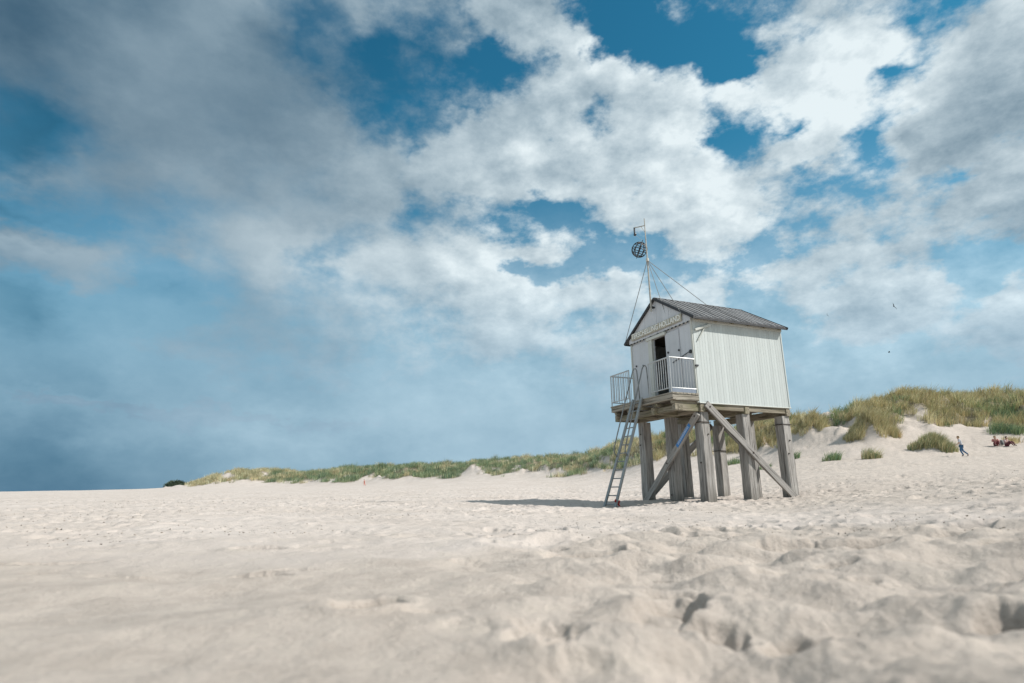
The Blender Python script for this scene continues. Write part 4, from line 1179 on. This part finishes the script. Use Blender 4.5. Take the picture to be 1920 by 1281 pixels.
M_SKIN = plain('skin_tone', (0.50, 0.30, 0.21), 0.5)
M_HAIR = plain('fair_hair', (0.22, 0.15, 0.06), 0.7)
M_HAIRD = plain('dark_hair', (0.05, 0.035, 0.025), 0.7)


def person(loc, rotz, pose, shirt, legs, shoe, hair, label, hand_item=None, shirt_long=False):
    root = bpy.data.objects.new('person', None); COL.objects.link(root); root.location = loc; root.rotation_euler = (0, 0, rotz)
    tagp(root, label, 'person')
    J = pose
    names = list(J)
    # continuous body: joints joined as a skeleton, then each hand gets five short fingers
    order = ['pelvis', 'waist', 'chest', 'neck', 'chin', 'head', 'crown', 'shl', 'ell', 'wrl', 'pal', 'shr', 'elr', 'wrr', 'par', 'hil', 'knl', 'anl', 'tol', 'hir', 'knr', 'anr', 'tor']
    rad = dict(pelvis=.125, waist=.105, chest=.125, neck=.055, chin=.062, head=.088, crown=.055, shl=.058, ell=.042, wrl=.028, pal=(.022, .036), shr=.058, elr=.042, wrr=.028, par=(.022, .036), hil=.088, knl=.06, anl=.04, tol=.035, hir=.088, knr=.06, anr=.04, tor=.035)
    js = [tuple(J[k]) for k in order]; ix = {k: i for i, k in enumerate(order)}
    ed = [('pelvis', 'waist'), ('waist', 'chest'), ('chest', 'neck'), ('neck', 'chin'), ('chin', 'head'), ('head', 'crown'), ('chest', 'shl'), ('shl', 'ell'), ('ell', 'wrl'), ('wrl', 'pal'), ('chest', 'shr'), ('shr', 'elr'), ('elr', 'wrr'), ('wrr', 'par'),
          ('pelvis', 'hil'), ('hil', 'knl'), ('knl', 'anl'), ('anl', 'tol'), ('pelvis', 'hir'), ('hir', 'knr'), ('knr', 'anr'), ('anr', 'tor')]
    ed = [(ix[a], ix[b]) for a, b in ed]; rr = [rad[k] for k in order]
    for wk, pk, s_ in (('wrl', 'pal', 1), ('wrr', 'par', -1)):
        w0 = Vector(J[wk]); p0 = Vector(J[pk]); d_ = (p0-w0).normalized(); side = d_.cross(Vector((0, 1, 0))).normalized()
        for q_, ln in ((-1.5, .055), (-.5, .068), (.5, .064), (1.5, .05)):
            b0 = p0+side*q_*0.019+d_*0.012; b1 = b0+d_*ln*0.55; b2 = b1+d_*ln*0.4+Vector((0, 0.018, 0))
            k0 = len(js); js += [tuple(b0), tuple(b1), tuple(b2)]; rr += [.0095, .009, .0075]; ed += [(ix[pk], k0), (k0, k0+1), (k0+1, k0+2)]
        b0 = w0.lerp(p0, 0.45)+side*0.036; b1 = b0+side*0.016+d_*0.03; k0 = len(js); js += [tuple(b0), tuple(b1)]; rr += [.011, .009]; ed += [(ix[pk], k0), (k0, k0+1)]
    # nose and ears on the head
    hd = Vector(J['head']); fdir = Vector(J.get('face', (0, 1, 0))).normalized(); sd = fdir.cross(Vector((0, 0, 1)))
    body = skin_mesh('body', js, ed, rr, M_SKIN, root, 2)
    def sub(name, keys, eds, rs, mat, s_=1):
        return skin_mesh(name, [tuple(J[k]) for k in keys], eds, rs, mat, root, 2)
    fc = MB(); fc.rod(hd+fdir*0.082-Vector((0, 0, .005)), hd+fdir*0.112-Vector((0, 0, .03)), 0.010, 6, 0.016)
    for s_ in (-1, 1): fc.rod(hd+sd*s_*0.086+Vector((0, 0, -.03)), hd+sd*s_*0.090+Vector((0, 0, .02)), 0.015, 6)
    fc.build('nose_and_ears', M_SKIN, root)
    ey = MB()
    for s_ in (-1, 1): ey.rod(hd+fdir*0.078+sd*s_*0.032+Vector((0, 0, .008)), hd+fdir*0.092+sd*s_*0.032+Vector((0, 0, .008)), 0.009, 6)
    ey.rod(hd+fdir*0.083+sd*0.022-Vector((0, 0, .055)), hd+fdir*0.083-sd*0.022-Vector((0, 0, .055)), 0.006, 6)
    ey.build('eyes_and_mouth', M_BOLT, root)
    K = ['pelvis', 'waist', 'chest', 'shl', 'ell', 'shr', 'elr']
    JJ = dict(J)
    if not shirt_long:
        JJ['ell'] = Vector(J['shl']).lerp(Vector(J['ell']), 0.8); JJ['elr'] = Vector(J['shr']).lerp(Vector(J['elr']), 0.8)
    skin_mesh('shirt', [tuple(Vector(JJ[k])) for k in K], [(0, 1), (1, 2), (2, 3), (3, 4), (2, 5), (5, 6)], [.145, .135, .148, .078, .062, .078, .062], shirt, root)
    K = ['pelvis', 'hil', 'knl', 'anl', 'hir', 'knr', 'anr']
    JJ = dict(J); JJ['pelvis'] = Vector(J['pelvis'])-Vector((0, 0, 0.0))
    skin_mesh('trousers', [tuple(Vector(JJ[k])) for k in K], [(0, 1), (1, 2), (2, 3), (0, 4), (4, 5), (5, 6)], [.142, .106, .078, .058, .106, .078, .058], legs, root)
    for a_, b_ in (('anl', 'tol'), ('anr', 'tor')):
        skin_mesh('shoe', [tuple(Vector(J[a_])-Vector((0, 0, .01))), tuple(J[b_])], [(0, 1)], [.056, .045], shoe, root, 2)
    h0 = Vector(J['head'])+Vector((0, 0, .03))-fdir*0.02; h1 = Vector(J['crown'])+Vector((0, 0, .015))-fdir*0.025
    skin_mesh('hair', [tuple(h0), tuple(h1), tuple(Vector(J['head'])-fdir*0.05-Vector((0, 0, .06)))], [(0, 1), (0, 2)], [.092, .07, .06], hair, root, 2)
    return root


# walking: faces +Y in its own frame
walk = dict(pelvis=(0, 0, .93), waist=(0, .02, 1.08), chest=(0, .06, 1.30), neck=(0, .09, 1.47), chin=(0, .12, 1.54), head=(0, .13, 1.62), crown=(0, .12, 1.70),
            shl=(-.19, .06, 1.40), ell=(-.25, .16, 1.13), wrl=(-.22, .36, .98), pal=(-.21, .42, .94), shr=(.19, .05, 1.40), elr=(.26, -.08, 1.13), wrr=(.25, -.04, .87), par=(.25, -.02, .79),
            hil=(-.09, 0, .88), knl=(-.10, .12, .50), anl=(-.10, -.03, .10), tol=(-.10, .10, .04), hir=(.09, 0, .88), knr=(.10, -.08, .49), anr=(.10, -.40, .16), tor=(.10, -.33, .04), face=(0, 1, -.1))
sit = dict(pelvis=(0, 0, .13), waist=(0, -.02, .28), chest=(0, .03, .50), neck=(0, .08, .66), chin=(0, .11, .73), head=(0, .12, .81), crown=(0, .11, .89),
           shl=(-.19, .02, .60), ell=(-.27, .20, .38), wrl=(-.16, .40, .42), pal=(-.12, .47, .43), shr=(.19, .02, .60), elr=(.28, .18, .38), wrr=(.16, .38, .44), par=(.12, .45, .44),
           hil=(-.09, .05, .13), knl=(-.16, .45, .46), anl=(-.14, .66, .08), tol=(-.14, .80, .04), hir=(.09, .05, .13), knr=(.16, .45, .46), anr=(.14, .66, .08), tor=(.14, .80, .04), face=(0, 1, -.1))
x, y, z, d = on_ground(1806, 856)
person((x, y, z), math.radians(62), walk, plain('pale_shirt', (0.55, 0.57, 0.62), 0.8), plain('blue_trousers', (0.03, 0.10, 0.20), 0.8), plain('dark_shoes', (0.03, 0.03, 0.03), 0.7), M_HAIR,
       'person in pale shirt and blue trousers walking left on the sand below the dune')


def patterned(name, c1, c2):
    m, nt, b = material(name)
    tc = nt.n('ShaderNodeTexCoord').outputs['Object']
    v = nt.n('ShaderNodeTexVoronoi'); nt.put(v.inputs[0], tc); v.inputs['Scale'].default_value = 14
    nt.put(b.inputs['Base Color'], nt.mix(nt.mr(v.outputs['Distance'], 0.25, 0.4), (*c1, 1), (*c2, 1))); b.inputs['Roughness'].default_value = 0.85
    return m


x, y, z, d = on_ground(1868, 836)
person((x, y, z-0.02), math.radians(150), sit, plain('pink_shirt', (0.52, 0.20, 0.18), 0.85), plain('maroon_trousers', (0.16, 0.04, 0.045), 0.85), plain('dark_sandals', (0.03, 0.03, 0.03), 0.7), M_HAIR,
       'person in pink top sitting on the sand, left one of the seated pair', shirt_long=True)
x2, y2, z2, d = on_ground(1888, 837)
person((x2, y2, z2-0.02), math.radians(195), sit, patterned('red_patterned_cloth', (0.32, 0.06, 0.09), (0.55, 0.42, 0.42)), plain('dark_red_trousers', (0.10, 0.025, 0.035), 0.85), plain('black_shoes', (0.02, 0.02, 0.02), 0.7), M_HAIRD,
       'person in red patterned top sitting on the sand, right one of the seated pair', shirt_long=True)
# grey rucksack between them
xb, yb_, zb_, d = on_ground(1878, 835)
rk = bpy.data.objects.new('rucksack', None); COL.objects.link(rk); rk.location = (xb, yb_-0.1, zb_); rk.rotation_euler = (0, 0, 0.4)
tagp(rk, 'grey rucksack standing on the sand between the seated people', 'rucksack')
M_BAG = plain('grey_bag_cloth', (0.16, 0.18, 0.18), 0.85)
MB().box((-.17, -.10, 0), (.17, .10, .48), 0.06).build('bag_body', M_BAG, rk)
MB().box((-.13, -.16, .04), (.13, -.102, .26), 0.025).build('bag_pocket', M_BAG, rk)
for s_ in (-1, 1): MB().path([(s_*.09, .10, .44), (s_*.10, .17, .36), (s_*.10, .16, .18), (s_*.12, .10, .06)], 0.014, 6).build('strap', M_DARK, rk)
x, y, z, d = on_ground(683, 911)
person((x, y, z), math.radians(90), walk, plain('coral_shirt', (0.45, 0.2, 0.17), 0.8), plain('coral_shorts', (0.5, 0.16, 0.12), 0.8), plain('tan_shoes', (0.2, 0.12, 0.08), 0.7), M_HAIRD,
       'tiny far off person in coral red clothes at the foot of the distant green dunes')


# ------------------------------------------------------------------ birds
def bird(px, py, dist, span, bank, label, dih=0.35):
    r = pix_ray(px, py); loc = r*dist
    root = bpy.data.objects.new('bird', None); COL.objects.link(root); root.location = (loc[0], loc[1], loc[2]+HC); root.rotation_euler = bank
    tagp(root, label, 'bird', 'birds flying right of the hut')
    m_bird = M_DARK
    skin_mesh('body', [(0, -.10*span, 0), (0, 0, 0), (0, .13*span, .01*span), (0, .19*span, .015*span), (0, -.2*span, 0)], [(1, 2), (2, 3), (1, 0), (0, 4)], [.03*span, .05*span, .032*span, .012*span, (.035*span, .008*span)], m_bird, root, 2)
    for s_ in (-1, 1):
        bm = bmesh.new(); pr = []
        for k in range(7):
            f = k/6; xw = s_*span*0.5*f; zw = span*dih*(0.35*math.sin(f*PI*0.8)); ch_ = span*0.11*(1-f**2.2)+0.006*span; yo = span*(0.05*math.sin(f*PI)-0.04*f)
            pr.append([bm.verts.new((xw, yo+ch_, zw)), bm.verts.new((xw, yo, zw+0.012*span*(1-f))), bm.verts.new((xw, yo-ch_, zw-0.004*span))])
        for a_, b_ in zip(pr, pr[1:]):
            for q_ in range(2): bm.faces.new((a_[q_], a_[q_+1], b_[q_+1], b_[q_]))
        bmesh.ops.solidify(bm, geom=bm.faces[:], thickness=0.008*span)
        me = bpy.data.meshes.new('wing'); bm.to_mesh(me); bm.free(); me.materials.append(m_bird)
        o = bpy.data.objects.new('wing', me); COL.objects.link(o); o.parent = root


bird(1676, 575, 75, 0.85, (0.6, 0.9, 0.4), 'darkest and highest of the birds, right of the roof against pale cloud')
bird(1667, 661, 110, 0.8, (0.3, 0.2, 1.2), 'lowest small bird, below the darkest bird over the dune')
bird(1551, 591, 120, 0.9, (0.5, 1.1, 0.2), 'faint small bird nearest to the hut roof')
